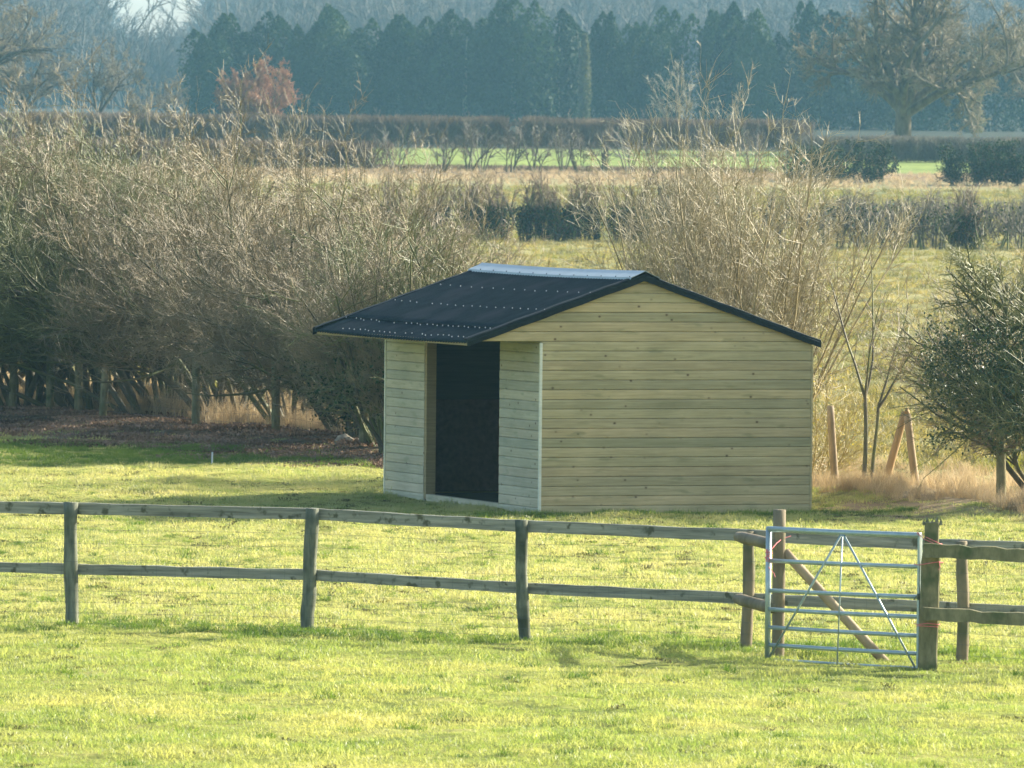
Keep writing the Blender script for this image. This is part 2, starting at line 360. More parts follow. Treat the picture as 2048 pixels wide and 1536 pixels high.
M['grass_rough'] = leaf_mat('rough_field_grass', (.10, .11, .032), (.42, .36, .16), .4, .55, .3, patch=(.25, .5, .65, (.24, .25, .055)), ground_scale=.8, tcol=(1.2, 1.1, .6))
M['leaf_litter'] = leaf_mat('leaf_litter', (.09, .055, .03), (.34, .23, .15), .15, .8, .2, tcol=(1, .9, .7))
R = np.random.RandomState(11)
tufts = [tuft_mesh('grass_tuft', R, 52, .046, .15, .0030, .55, M['grass']) for _ in range(4)]
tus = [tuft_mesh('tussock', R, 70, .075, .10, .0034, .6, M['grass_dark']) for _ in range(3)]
drys = [tuft_mesh('dry_tuft', R, 60, .42, .16, .0045, .28, M['grass_dry']) for _ in range(3)]
rough = [tuft_mesh('rough_tuft', R, 40, .16, .20, .007, .6, M['grass_rough']) for _ in range(4)]
litter_v, litter_q = leaf_quads(R, np.stack([R.uniform(-.5, .5, 260), R.uniform(-.5, .5, 260), R.uniform(.0, .03, 260)], -1), np.full(260, .022), 0, .7)
litter = [fast_mesh('litter_patch', litter_v, litter_q, M['leaf_litter'])]
def shelter_mask(x, y):
    th = .3644; cx, cy = .3624, 98.61; u = (x - cx) * math.cos(th) + (y - cy) * math.sin(th); v = -(x - cx) * math.sin(th) + (y - cy) * math.cos(th)
    return (u > -.03) & (u < 3.63) & (v > -.03) & (v < 5.65)
def litter_zone(x, y):
    d = y - hedge_y(x) + 7 * vnoise(x * .9, y * .5); return (d > -6.3) & (x < -.3)
def mud_zone(x, y): return np.hypot(x - 4.6, (y - 99.8) * .42) + 1.0 * vnoise(x * 2, y * 2) < .8
n = 54000; x = R.uniform(-9.5, 9.5, n); y = 55 + (112 - 55) * R.rand(n)
y2 = 100 + 32 * R.rand(3500); x2 = R.uniform(-14, -1, 3500); x = np.r_[x, x2]; y = np.r_[y, y2]
k = (~shelter_mask(x, y)) & (y < hedge_y(x) - 1) & (np.abs(x) < y * .075 + 2.5); x, y = x[k], y[k]
k = ~(litter_zone(x, y) | mud_zone(x, y)) | (R.rand(len(x)) < .42); x, y = x[k], y[k]
hs = .7 + 1.3 * np.clip(vnoise(x * 2.2, y * 1.3) + .15, 0, 1) + .6 * np.clip(vnoise(x * 6, y * 4), 0, 1)
scatter('grass', np.stack([x, y, gz(x, y)], -1), R.uniform(0, 6.28, len(x)), hs, tufts, 'short bright sunlit grass covering the paddock', 'grass', R, .15)
# darker tussocks, thick along the fence foot, their dark colour deepening the rail shadow
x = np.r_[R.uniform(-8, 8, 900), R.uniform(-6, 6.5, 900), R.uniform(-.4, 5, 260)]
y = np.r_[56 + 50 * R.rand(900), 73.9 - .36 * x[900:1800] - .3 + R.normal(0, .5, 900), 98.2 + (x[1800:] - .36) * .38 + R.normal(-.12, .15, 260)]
xc = R.uniform(-8, 7.5, 1900); yc = R.uniform(75.5, 99, 1900); kc = vnoise(xc * 1.7, yc * .8) > -.1
xl = R.uniform(-11, -1.5, 2200); yl = 112.2 + R.rand(2200) * 8 + .8 * vnoise(xl * .8, xl * 0); kl = yl < hedge_y(xl) - 3  # dark tussocks stand in for the cast shadow of the left hedge
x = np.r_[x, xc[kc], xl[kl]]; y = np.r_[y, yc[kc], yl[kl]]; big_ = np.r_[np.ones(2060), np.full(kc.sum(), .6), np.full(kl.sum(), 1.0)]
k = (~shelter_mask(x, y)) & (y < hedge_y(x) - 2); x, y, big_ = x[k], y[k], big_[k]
scatter('grass', np.stack([x, y, gz(x, y)], -1), R.uniform(0, 6.28, len(x)), R.uniform(.4, 1.25, len(x)) * big_, tus, 'darker green grass tussocks, partly standing in for fence and hedge shadow', 'grass', R, .15)
M['clod'] = leaf_mat('worn_hoof_shade', (.075, .085, .03), (.15, .13, .055), .2, .7, .2)  # worn clods whose dark colour also stands in for hoofprint shadows
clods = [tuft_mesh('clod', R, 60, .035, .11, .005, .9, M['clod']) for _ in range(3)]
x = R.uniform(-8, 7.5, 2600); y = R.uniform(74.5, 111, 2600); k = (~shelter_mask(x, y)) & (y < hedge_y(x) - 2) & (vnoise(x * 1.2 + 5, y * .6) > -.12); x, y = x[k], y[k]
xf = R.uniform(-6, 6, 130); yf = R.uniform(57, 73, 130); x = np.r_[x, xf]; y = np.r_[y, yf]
scatter('grass', np.stack([x, y, gz(x, y) + .008], -1), R.uniform(0, 6.28, len(x)), R.uniform(.4, 1.3, len(x)), clods, 'small worn clods and dark painted hoofprint shadows in the paddock turf', 'grass', R, .15)
# dry grass behind the hedge and by the leaning posts
x = np.r_[R.uniform(-12, 1, 2600), R.uniform(2.9, 9.5, 2600)]
y = hedge_y(x) + np.r_[R.uniform(2.0, 14, 2600), R.uniform(-1.6, 11, 2600) ]
k = ~shelter_mask(x, y) & ~mud_zone(x, y) & ((vnoise(x * 1.3, y * .7) + .25 * R.normal(0, 1, len(x)) > -.08) | (x < 1)); x, y = x[k], y[k]
scatter('dry_grass', np.stack([x, y, gz(x, y)], -1), R.uniform(0, 6.28, len(x)), R.uniform(.4, 1.15, len(x)) * (1 - .45 * (x > 0)), drys, 'long pale dry grass at the field edge', 'dry grass', R, .15)
# rough grass of the field behind
n = 22000; y = 112 + 190 * R.rand(n) ** 1.3; x = R.uniform(-1, 1, n) * (y * .07 + 3)
k = y > hedge_y(x) + 4; x, y = x[k], y[k]
scatter('rough_grass', np.stack([x, y, gz(x, y)], -1), R.uniform(0, 6.28, len(x)), R.uniform(.5, 1.3, len(x)), rough, 'rough yellowish grass of the field behind the shelter', 'grass', R, .2)
x = R.uniform(-13, -.3, 900); y = hedge_y(x) + R.uniform(-9, 5, 900); k = litter_zone(x, y); x, y = x[k], y[k]
scatter('leaf_litter', np.stack([x, y, gz(x, y)], -1), R.uniform(0, 6.28, len(x)), R.uniform(.7, 1.3, len(x)), litter, 'brown leaf litter on the soil under the hedge', 'leaf litter', R)
n = 9000; x = R.uniform(-30, 30, n); y = R.uniform(300, 386, n)
scatter('rough_grass', np.stack([x, y, gz(x, y)], -1), R.uniform(0, 6.28, n), R.uniform(.7, 1.8, n), rough, 'dull rough grass of the second field beyond the middle hedge', 'grass', R, .2)
# dry banks far behind
n = 3800; x = R.uniform(-42, 42, n); y = R.uniform(390, 426, n)
scatter('dry_grass', np.stack([x, y, gz(x, y)], -1), R.uniform(0, 6.28, n), R.uniform(.25, .75, n), drys, 'pale brown dry grass bank between the far fields', 'dry grass', R, .15)

# ------------------------------------------------------------------ the shelter
def wood_mat(name, c1, c2, knots=True, var=.35, stain=None):
    m, b = mat(name, .7, .25); N, Lk = nodes_of(m); tc = N.new('ShaderNodeTexCoord'); g = N.new('ShaderNodeNewGeometry')
    grain = noise_tex(N, Lk, tc.outputs['Object'], 3.0, 5, .65, (.5, .5, 14))
    r = ramp(N, [(.3, c1), (.7, c2)]); Lk.new(grain.outputs[0], r.inputs[0])
    rp = ramp(N, [(0, (1 - var * .6, 1 - var * .45, 1 - var * .55)), (.35, (1, .97, .9)), (.7, (.96, 1.0, .93)), (1, (1.12, 1.06, .95))]); Lk.new(g.outputs['Random Per Island'], rp.inputs[0])
    col = mixc(N, Lk, 1.0, r.outputs[0], rp.outputs[0], 'MULTIPLY')
    big = noise_tex(N, Lk, tc.outputs['Object'], 1.1, 4, .6, (1, 1, 2.2)); rb = ramp(N, [(.35, (.84, .86, .82)), (.65, (1.08, 1.08, 1.05))]); Lk.new(big.outputs[0], rb.inputs[0])
    col = mixc(N, Lk, 1.0, col, rb.outputs[0], 'MULTIPLY')
    if knots:
        vo = N.new('ShaderNodeTexVoronoi'); vo.inputs['Scale'].default_value = 5.0; vo.inputs['Randomness'].default_value = 1.0
        mp = N.new('ShaderNodeMapping'); mp.inputs['Scale'].default_value = (1, 1, 1.3); Lk.new(tc.outputs['Object'], mp.inputs[0]); Lk.new(mp.outputs[0], vo.inputs['Vector'])
        kr = ramp(N, [(.05, (.85, .85, .85)), (.09, (.3, .3, .3)), (.15, (0, 0, 0))]); Lk.new(vo.outputs['Distance'], kr.inputs[0])
        col = mixc(N, Lk, kr.outputs[0], col, (.085, .048, .022))
        n3 = noise_tex(N, Lk, tc.outputs['Object'], 5, 2, .5, (.6, .6, 2.5)); r3 = ramp(N, [(.6, (0, 0, 0)), (.72, (.5, .5, .5))]); Lk.new(n3.outputs[0], r3.inputs[0])
        col = mixc(N, Lk, r3.outputs[0], col, (c1[0] * .6, c1[1] * .72, c1[2] * .6))
    Lk.new(col, b.inputs['Base Color'])
    return m
M['cladding'] = wood_mat('green_treated_boards', (.385, .305, .155), (.56, .455, .26), var=.45)
M['cladding_pale'] = wood_mat('boards_cool_light', (.43, .39, .275), (.57, .52, .39))  # cooler, paler copy of the boards; front wall's sky light in colour
M['timber'] = wood_mat('timber_frame', (.22, .17, .09), (.36, .28, .15), False)
M['trim'] = wood_mat('pale_corner_trim', (.62, .62, .52), (.75, .75, .64), False, .1)
M['inside'] = wood_mat('inside_shade_boards', (.05, .05, .032), (.09, .085, .055), False)  # boards darkened to paint the shade inside the doorway
M['kickboard'] = simple_noise_mat('kickboard', (.11, .058, .032), (.19, .10, .06), 14, .9, .05)
M['roof'] = simple_noise_mat('bitumen_roof', (.007, .018, .022), (.016, .031, .036), 5, .75, .12, bump=.1, extra=(1.2, .5, .75, (.035, .042, .048)))
M['verge'] = simple_noise_mat('verge_trim', (.007, .012, .013), (.014, .022, .023), 8, .75, .12)
M['ridge'] = simple_noise_mat('ridge_sky_sheen', (.24, .29, .275), (.33, .38, .36), 2, .4, .5, metallic=.4)  # pale grey-blue puts the sky sheen of a dark cap into colour
M['cap'] = simple_noise_mat('fixing_cap', (.25, .27, .27), (.42, .44, .44), 30, .5, .4)

TH = .3644; L_, W_ = 5.57, 3.6; CAN = .985; ZE, ZR = 2.15, 2.955; XR = (W_ + .05 - CAN) / 2; SL = (ZR - ZE) / (XR + CAN); OV = .075
cz = float(gz(.3624, 98.61)) - .0
sh = empty('field_shelter', (.3624, 98.61, -.01), TH, 'wooden horse shelter with black corrugated roof and open doorway standing in the paddock', 'shelter')
def roof_z(x): return ZR - SL * abs(x - XR)
BH = .1195
def board_profile(z0, z1):   # (offset outwards, z)
    h = z1 - z0
    return [(.004, z0), (.017, z0 + min(.006, h * .2)), (.018, z1 - min(.028, h * .4)), (.015, z1 - min(.010, h * .15)), (.007, z1 - .0015)]
def plank(mb, a, bfun, z0, z1, to3d, thick=.0):
    """a board whose ends follow bfun(z) -> (start, end); to3d(along, out, z)"""
    pr = board_profile(z0, z1); vs = []
    for o, z in pr:
        s, e = bfun(z); vs += [to3d(s, o, z), to3d(e, o, z)]
    k = len(pr)
    for o, z in ((-.006, z1 - .0015), (-.006, z0)):
        s, e = bfun(z); vs += [to3d(s, o, z), to3d(e, o, z)]
    k += 2; fs = [(2 * i, 2 * i + 1, 2 * ((i + 1) % k) + 1, 2 * ((i + 1) % k)) for i in range(k)]
    fs.append(tuple(2 * i for i in range(k))[::-1]); fs.append(tuple(2 * i + 1 for i in range(k)))
    mb.add(vs, fs)
rr = random.Random(3)
# near gable wall: along = x, out = -y
def gable_span(z):
    zz = z + .045
    s = .0 if z < ZE - .012 else -CAN + .02 + max(0, (zz - ZE)) / SL
    e = W_ if zz < roof_z(W_) else XR + (ZR - zz) / SL
    if z >= ZE - .012: s = min(s, XR - .002)
    return s, max(e, XR + .002)
def gable(side):
    mb = MB(); z = .0; k = 0
    while z < ZR - .06:
        z1 = min(z + BH, ZR - .05)
        jit = rr.uniform(-.0015, .0015)
        if side == 0: t3 = lambda s, o, zz: (s, -o - .002 + jit, zz)
        else: t3 = lambda s, o, zz: (s, L_ + o + .002 + jit, zz)
        plank(mb, 0, (lambda q, lo=z: gable_span(q if lo >= ZE - .06 else min(q, ZE - .03))), z, z1, t3); z += BH
    return mb
ob = gable(0).build('gable_wall', M['cladding'], sh)
ob['label'] = 'greenish boarded gable wall with knots'
gable(1).build('gable_wall', M['cladding'], sh)
# front wall: opening between DY0 and DY1 along y
def img_x_of(yl):
    wx = .3624 - math.sin(TH) * yl; wy = 98.61 + math.cos(TH) * yl; return 1024 + F * wx / wy
def inv(px):
    a, b_ = 0.0, L_
    for _ in range(40):
        m_ = (a + b_) / 2
        if img_x_of(m_) > px: a = m_
        else: b_ = m_
    return a
k_corr = (1078 - 774) / (img_x_of(0) - img_x_of(L_))
def front_y(px): return inv(img_x_of(0) - (1078 - px) / k_corr)
DY0, DY1 = front_y(998), front_y(850)
def panel(y0, y1, name, mm, xo=0.0):
    mb = MB(); z = -.03
    while z < 2.30:
        z1 = min(z + BH, 2.36)
        jit = rr.uniform(-.002, .002); e0 = y0 + rr.uniform(0, .006); e1 = y1 - rr.uniform(0, .006)
        plank(mb, 0, lambda q: (e0, e1), z, z1, lambda s, o, zz: (xo - o + jit, s, zz)); z += BH
    return mb.build(name, mm, sh)
panel(.012, DY0, 'front_wall', M['cladding_pale'])
panel(DY1, L_ - .012, 'front_wall', M['cladding_pale'])
# back wall
mb = MB(); z = 0
while z < 2.05:
    plank(mb, 0, lambda q: (0, L_), z, z + BH, lambda s, o, zz: (W_ + o, s, zz)); z += BH
mb.build('back_wall', M['cladding'], sh)
# frame: studs, jambs, rails
mb = MB()
for y in (.03, DY0 - .12, DY1 + .14, L_ - .08): mb.box(.008, .10, y, y + .05, 0, 2.38)
for y in np.arange(.03, L_, .9): mb.box(W_ - .10, W_ - .01, y, y + .05, .1, 2.14)
for x in np.arange(.35, W_ - .2, .6):
    for y in (.008, L_ - .058): mb.box(x, x + .09, y, y + .05, .1, min(2.3, roof_z(x) - .12))
mb.box(.008, .10, .03, L_ - .03, 2.30, 2.40); mb.box(W_ - .10, W_ - .01, .03, L_ - .03, 2.02, 2.12)
for x in (-.6, .1, .75, XR - .05, XR + .04, 1.9, 2.6, 3.3): mb.box(x, x + .045, -.0, L_ + .0, roof_z(x + .022) - .135, roof_z(x + .022) - .035)
mb.build('frame', M['timber'], sh)
mb = MB(); mb.box(-.012, .12, DY1 - .075, DY1 + .0, .02, 2.3); mb.build('door_jamb', M['timber'], sh, bevel=.003)
mb = MB(); mb.box(-.004, .10, DY0 + .0, DY0 + .03, .02, 2.3); mb.build('door_jamb', M['timber'], sh, bevel=.003)
mb = MB(); mb.box(-.01, .08, DY0 + .03, DY1 - .075, -.03, .085); mb.build('door_sill', M['cladding_pale'], sh, bevel=.004)
mb = MB(); mb.box(W_ - .13, W_ - .102, .06, L_ - .06, .05, 1.25); mb.box(.1, W_ - .13, L_ - .09, L_ - .06, .05, 1.25); mb.box(.1, W_ - .13, .06, .09, .05, 1.25)
mb.build('kickboard', M['kickboard'], sh)
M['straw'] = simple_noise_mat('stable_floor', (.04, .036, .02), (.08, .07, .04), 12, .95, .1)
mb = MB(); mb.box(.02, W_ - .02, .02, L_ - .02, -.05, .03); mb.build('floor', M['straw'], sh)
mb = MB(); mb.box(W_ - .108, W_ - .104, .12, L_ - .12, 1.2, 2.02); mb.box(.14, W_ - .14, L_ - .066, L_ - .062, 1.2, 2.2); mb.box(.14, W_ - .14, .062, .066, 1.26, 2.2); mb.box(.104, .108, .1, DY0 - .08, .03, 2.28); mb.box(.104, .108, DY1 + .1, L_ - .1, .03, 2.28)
mb.build('shade_lining', M['inside'], sh)  # dark sheets added so the doorway reads as deep shade
# corner trims
for y0, y1 in ((-.024, .010), (L_ - .010, L_ + .024)):
    mb = MB(); mb.box(-.030, .004, y0, y1, -.03, ZE - .02 if y0 < 0 else 2.3); mb.build('corner_trim', M['trim'], sh, bevel=.003)
mb = MB(); mb.box(W_ + .001, W_ + .026, -.026, .012, -.03, 2.1); mb.build('corner_trim', M['cladding'], sh)
# canopy soffit fascia
mb = MB(); mb.box(-CAN + .02, -CAN + .045, -.02, L_ + .02, ZE - .055, ZE + .0); mb.build('fascia', M['timber'], sh, bevel=.003)
mb = MB(); mb.add([(-CAN + .05, -.015, ZE - .02), (.0, -.015, ZE - .02), (0, L_, ZE - .02), (-CAN + .05, L_, ZE - .02), (-CAN + .05, -.015, ZE - .008), (.0, -.015, ZE - .008), (0, L_, ZE - .008), (-CAN + .05, L_, ZE - .008)],
       [(0, 3, 2, 1), (4, 5, 6, 7), (0, 1, 5, 4), (1, 2, 6, 5), (2, 3, 7, 6), (3, 0, 4, 7)])
# corrugated sheets
PIT = .095; AMP = .016
def sag(y): t = (y + OV) / (L_ + 2 * OV); return -.018 * math.sin(math.pi * t)
def corr_sheet(x0, x1, lift, y0=-OV, y1=L_ + OV, nx=10, seam=True):
    ny = int((y1 - y0) / PIT * 8); ys = np.linspace(y0, y1, ny + 1); xs = np.linspace(x0, x1, nx + 1); V = []; 
    for th_ in (0, -.006):
        for x in xs:
            for y in ys:
                V.append((x, y, roof_z(x) + lift + th_ + AMP * math.cos(2 * math.pi * y / PIT) + sag(y)))
    V = np.array(V); w = ny + 1; hgt = nx + 1; idx = np.arange(w * hgt).reshape(hgt, w); o = w * hgt
    T = np.stack([idx[:-1, :-1], idx[1:, :-1], idx[1:, 1:], idx[:-1, 1:]], -1).reshape(-1, 4)
    if x1 < x0: T = T[:, ::-1]
    Q = [T, (T + o)[:, ::-1]]
    for e in (idx[0], idx[-1], idx[:, 0], idx[:, -1]): Q.append(np.stack([e[:-1], e[1:], e[1:] + o, e[:-1] + o], -1))
    me = fast_mesh('roof_sheet', V, np.concatenate(Q), M['roof'], False)
    return link('roof_sheet', me, sh)
sheetA = corr_sheet(-CAN - .015, -CAN + .50, .0)          # lower short course
sheetB = corr_sheet(-CAN + .42, XR - .02, .022, nx=14)    # upper course lapped over it
sheetC = corr_sheet(XR + .02, W_ + .10, .01, nx=14)
# verge trims: roof edge turned down over the gable
def verge(xa, xb, ypos):
    mb = MB(); vs = []; n_ = 14
    for i in range(n_ + 1):
        x = xa + (xb - xa) * i / n_; z = roof_z(x) + .030 + sag(ypos) * .5 + .004 * math.sin(i * 1.9)
        s = 1 if ypos > 1 else -1
        for (dy, dz) in ((-.10, .012), (0, .014), (.028, .004), (.034, -.030), (.032, -.088), (.020, -.088), (.014, -.012), (-.10, -.004)):
            vs.append((x, ypos + s * dy, z + dz))
    fs = []
    for i in range(n_):
        for k in range(8): a = i * 8 + k; b_ = i * 8 + (k + 1) % 8; fs.append((a, b_, b_ + 8, a + 8))
    fs.append(tuple(range(8))); fs.append(tuple(n_ * 8 + k for k in range(8))[::-1]); mb.add(vs, fs)
    return mb.build('verge', M['verge'], sh)
verge(-CAN - .02, XR, -OV + .035); verge(XR, W_ + .11, -OV + .035); verge(-CAN - .02, XR, L_ + OV - .035); verge(XR, W_ + .11, L_ + OV - .035)
# ridge capping
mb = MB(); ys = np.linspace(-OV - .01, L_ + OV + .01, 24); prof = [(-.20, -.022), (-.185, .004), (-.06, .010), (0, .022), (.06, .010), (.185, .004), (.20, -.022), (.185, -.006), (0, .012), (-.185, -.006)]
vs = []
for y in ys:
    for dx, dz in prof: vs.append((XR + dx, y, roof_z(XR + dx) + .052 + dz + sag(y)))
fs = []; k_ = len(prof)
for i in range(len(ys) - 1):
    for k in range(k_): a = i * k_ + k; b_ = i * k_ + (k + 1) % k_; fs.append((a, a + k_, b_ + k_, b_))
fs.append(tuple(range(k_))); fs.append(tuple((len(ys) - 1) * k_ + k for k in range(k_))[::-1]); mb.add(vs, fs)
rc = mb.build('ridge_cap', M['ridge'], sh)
capm = MB(); capm.tube([(0, 0, -.004), (0, 0, .007), (0, 0, .012)], [.0075, .0075, .0035], 8); cap_me = {}
for key in ('cap', 'verge'):
    tmp = capm.build('roof_screw', M[key], None); cap_me[key] = tmp.data; bpy.data.objects.remove(tmp)
def caps(x, ystep, par, lift, jitx=.0, skip=0.1, key='cap'):
    y = -OV + .10
    while y < L_ + OV - .05:
        if rr.random() > skip:
            yy = round(y / PIT) * PIT + rr.uniform(-.012, .012); xx = x + rr.uniform(-jitx, jitx)
            link('roof_screw', cap_me[key], par, (xx, yy, roof_z(xx) + lift + AMP + sag(yy)))
        y += ystep
caps(-CAN + .10, .19, sheetA, 0, .02, .15); caps(-CAN + .38, .19, sheetA, 0.012, .02, .1); caps(-CAN + 1.02, .285, sheetB, .022, .012, .05); caps(-CAN + 1.62, .38, sheetB, .022, .012, .08)
caps(XR - .178, .475, rc, .055 - AMP, 0, 0, 'verge')

# ------------------------------------------------------------------ paddock fence, gate
M['old_wood'] = simple_noise_mat('weathered_timber', (.085, .095, .06), (.23, .24, .165), 4, .85, .2, (5, 5, .8), bump=.5, extra=(2.2, .5, .66, (.055, .065, .035)))
M['old_rail'] = simple_noise_mat('weathered_rail', (.15, .15, .11), (.38, .37, .28), 3, .85, .2, (.5, .5, 9), bump=.5, extra=(8, .58, .68, (.10, .10, .06)))
M['round_wood'] = simple_noise_mat('round_timber', (.13, .105, .06), (.26, .215, .13), 4, .8, .2, (1, 1, .4), bump=.4, extra=(2, .55, .7, (.10, .11, .05)))
M['green_wood'] = simple_noise_mat('mossy_timber', (.12, .115, .055), (.28, .25, .13), 4, .85, .2, (3, 3, 1.2), bump=.4, extra=(3, .5, .66, (.06, .09, .03)))
M['new_wood'] = simple_noise_mat('fresh_timber', (.24, .18, .10), (.40, .31, .18), 4, .75, .25, (1, 1, .4))
M['orange_wood'] = simple_noise_mat('orange_timber', (.30, .20, .085), (.44, .30, .145), 5, .75, .25, (1, 1, .4))
M['galv'] = simple_noise_mat('galvanised_steel', (.30, .38, .37), (.42, .50, .48), 9, .42, .5, metallic=.55, bump=.05)
M['wire'] = simple_noise_mat('fence_wire', (.07, .08, .07), (.14, .15, .13), 20, .5, .5, metallic=.5)
M['twine'] = simple_noise_mat('pink_twine', (.60, .12, .13), (.80, .28, .28), 40, .8, .2)
FP = [(-360, 75.6), (145, 75.1), (625, 74.6), (1045, 73.6), (1500, 72.8), (1928, 71.3), (2330, 70.6)]   # px, depth
def fpt(px, D, h=0.0): v = W(px, D, 0); return Vector((v.x, v.y, v.z + h))
fence = empty('post_and_rail_fence', W(145, 75.1), 0, 'weathered post and two rail fence with wire netting running across the paddock', 'fence')
fo = Vector(fence.location)
rng = random.Random(8)
heights = [1.16, 1.175, 1.155, 1.13, 1.07, 1.07, 1.07]
leans = [0, .00, .03, -.05, .0, -.02, 0]
for (px, D), h, ln in zip(FP, heights, leans):
    b_ = fpt(px, D) - fo; mb = MB(); r0 = .062 if px != 1045 else .055
    if px >= 1500: r0 = .052
    n_ = 9; pts = [b_ + Vector((ln * (1 - t) * -1 + .010 * math.sin(t * 5 + px), 0, -.15 + (h + .15) * t)) for t in np.linspace(0, 1, n_)]
    if px == 625: pts = [p + Vector((.02 * max(0, 1 - abs(i - 3) / 2.5) * (1 if i > 2 else .3), 0, 0)) for i, p in enumerate(pts)]
    mb.tube(pts, [r0 * (1.05 + .05 * math.sin(i * 1.7 + px)) for i in range(n_)], 9, jit=.07, rng=rng)
    mb.build('post', M['round_wood'] if px >= 1500 else M['old_wood'], fence, smooth=True)
def rail(par, org, p0, p1, hh, tt, m_, n_=12, wob=.0035, name='rail', rnd=False, r=.05):
    mb = MB(); p0 = Vector(p0) - org; p1 = Vector(p1) - org
    if rnd:
        pts = [p0.lerp(p1, t) for t in np.linspace(0, 1, n_)]; mb.tube(pts, [r * .82 if i in (0, n_ - 1) else r * (1 + .04 * math.sin(i * 2.2)) for i in range(n_)], 10, jit=.04, rng=rng)
        return mb.build(name, m_, par, smooth=True)
    d = (p1 - p0).normalized(); sd_ = Vector((-d.y, d.x, 0)).normalized(); vs = []
    for i in range(n_):
        p = p0.lerp(p1, i / (n_ - 1)); top = hh / 2 + rng.uniform(-wob, wob) * 1.4; bot = -hh / 2 + rng.uniform(-wob, wob)
        for (a, z) in ((-tt / 2, bot), (tt / 2, bot), (tt / 2, top - .004), (tt / 2 - .012, top), (-tt / 2 + .012, top), (-tt / 2, top - .004)): vs.append(p + sd_ * a + Vector((0, 0, z)))
    fs = []
    for i in range(n_ - 1):
        for k in range(6): a = i * 6 + k; b2 = i * 6 + (k + 1) % 6; fs.append((a, b2, b2 + 6, a + 6))
    fs.append(tuple(range(6))[::-1]); fs.append(tuple((n_ - 1) * 6 + k for k in range(6))); mb.add(vs, fs)
    return mb.build(name, m_, par)
RH = [(1.115, .555), (1.115, .545), (1.10, .53), (1.075, .505), (1.03, .455), (1.03, .47), (1.03, .47)]
for i in range(len(FP) - 1):
    (a, Da), (b_, Db) = FP[i], FP[i + 1]
    for lv in (0, 1):
        rail(fence, fo, fpt(a, Da + .075, RH[i][lv]), fpt(b_, Db + .075, RH[i + 1][lv]), .110 if lv == 0 else .100, .04, M['old_rail'])
for (ya, yb) in ((1073, 1071), (1199, 1201)):
    h = (1303 - ya) / 222.0
    rail(fence, fo, fpt(1480, 72.62, h - .01), fpt(1556, 71.25, h - .02), 0, 0, M['round_wood'], 7, name='short_rail', rnd=True, r=.056)
# wire netting
def netting(par, org, pts, hs, step, m_, r=.0014, htop=.92, name='wire_netting', off=-.07):
    mb = MB()
    P = [Vector(p) for p in pts]
    for h in hs:
        mb.tube([p - org + Vector((0, off, h + rng.uniform(-.012, .012))) for p in P], r, 3, cap=False)
    for i in range(len(P) - 1):
        ln = (P[i + 1] - P[i]).length; n_ = int(ln / step)
        for k in range(n_):
            q = P[i].lerp(P[i + 1], (k + .5) / n_) - org + Vector((0, off, 0)); e = rng.uniform(-.02, .02)
            mb.tube([q + Vector((0, 0, hs[0])), q + Vector((e, 0, htop * .5)), q + Vector((e * .5, 0, htop))], r * .8, 3, cap=False)
    return mb.build(name, m_, par)
netting(fence, fo, [fpt(*p) for p in FP], [.05, .14, .24, .35, .48, .63, .80, .92], .15, M['wire'])

# tall strainer post with its diagonal brace
sp = W(1562, 71.3); post = empty('strainer_post', sp, 0, 'tall round post behind the left end of the gate with a diagonal brace', 'post')
mb = MB(); mb.tube([(0.0, 0, -.2 + t * 1.53) for t in np.linspace(0, 1, 8)], [.056 + .0015 * math.sin(i * 2) for i in range(8)], 12, jit=.02, rng=rng); mb.build('post', M['round_wood'], post, smooth=True)
foot = W(1784, 71.1) - sp; mb = MB(); a = Vector((.05, .02, .955)); b_ = foot + Vector((0, 0, -.04))
mb.tube([a.lerp(b_, t) for t in np.linspace(0, 1, 8)], [.043] * 8, 10, jit=.02, rng=rng); mb.build('brace', M['new_wood'], post, smooth=True)
# right-hand fence carried by the gate post
gp = W(1861, 69.75); fb = empty('post_and_rail_fence', gp, 0, 'square gate post with two dark mossy rails leading off to the right edge', 'fence')
mb = MB(); vs = []
for i, t in enumerate(np.linspace(0, 1, 9)):
    w_ = (.082 if t < .78 else .062) * (1 + .03 * math.sin(i * 2.3)); z = -.15 + t * 1.44; xo = .0 + .03 * t
    vs.append([(xo - w_, -.07, z), (xo + w_ * .85, -.07, z), (xo + w_, -.055, z), (xo + w_, .07, z), (xo - w_, .07, z)])
fl = [v for r_ in vs for v in r_]; fs = [(i * 5 + k, i * 5 + (k + 1) % 5, (i + 1) * 5 + (k + 1) % 5, (i + 1) * 5 + k) for i in range(8) for k in range(5)] + [(40, 41, 42, 43, 44)]
mb.add(fl, fs)
for dx, w_, h in ((-.045, .02, .06), (.0, .018, .035), (.04, .022, .065), (.075, .014, .05), (-.075, .012, .04)): mb.add([(dx + .03 - w_, -.06, 1.27), (dx + .03 + w_, -.06, 1.27), (dx + .03 + w_, .05, 1.27), (dx + .03 - w_, .05, 1.27), (dx + .03 + w_ * .3, -.03, 1.28 + h * .8), (dx + .03 + w_ * .1, .02, 1.28 + h)], [(0, 1, 4), (1, 2, 5, 4), (2, 3, 5), (3, 0, 4, 5)])
mb.build('post', M['green_wood'], fb)
for (h, hh, px1, dd) in ((1.045, .115, 2350, 69.3), (.49, .105, 2350, 69.3)):
    rail(fb, gp, W(1852, 69.62, h + .005), W(px1, dd, h - .035), hh, .055, M['green_wood'], 22, .008)
mb = MB(); mb.tube([W(2330, 69.4, -.1 + 1.2 * t) - gp for t in np.linspace(0, 1, 5)], .06, 9, jit=.05, rng=rng); mb.build('post', M['green_wood'], fb, smooth=True)

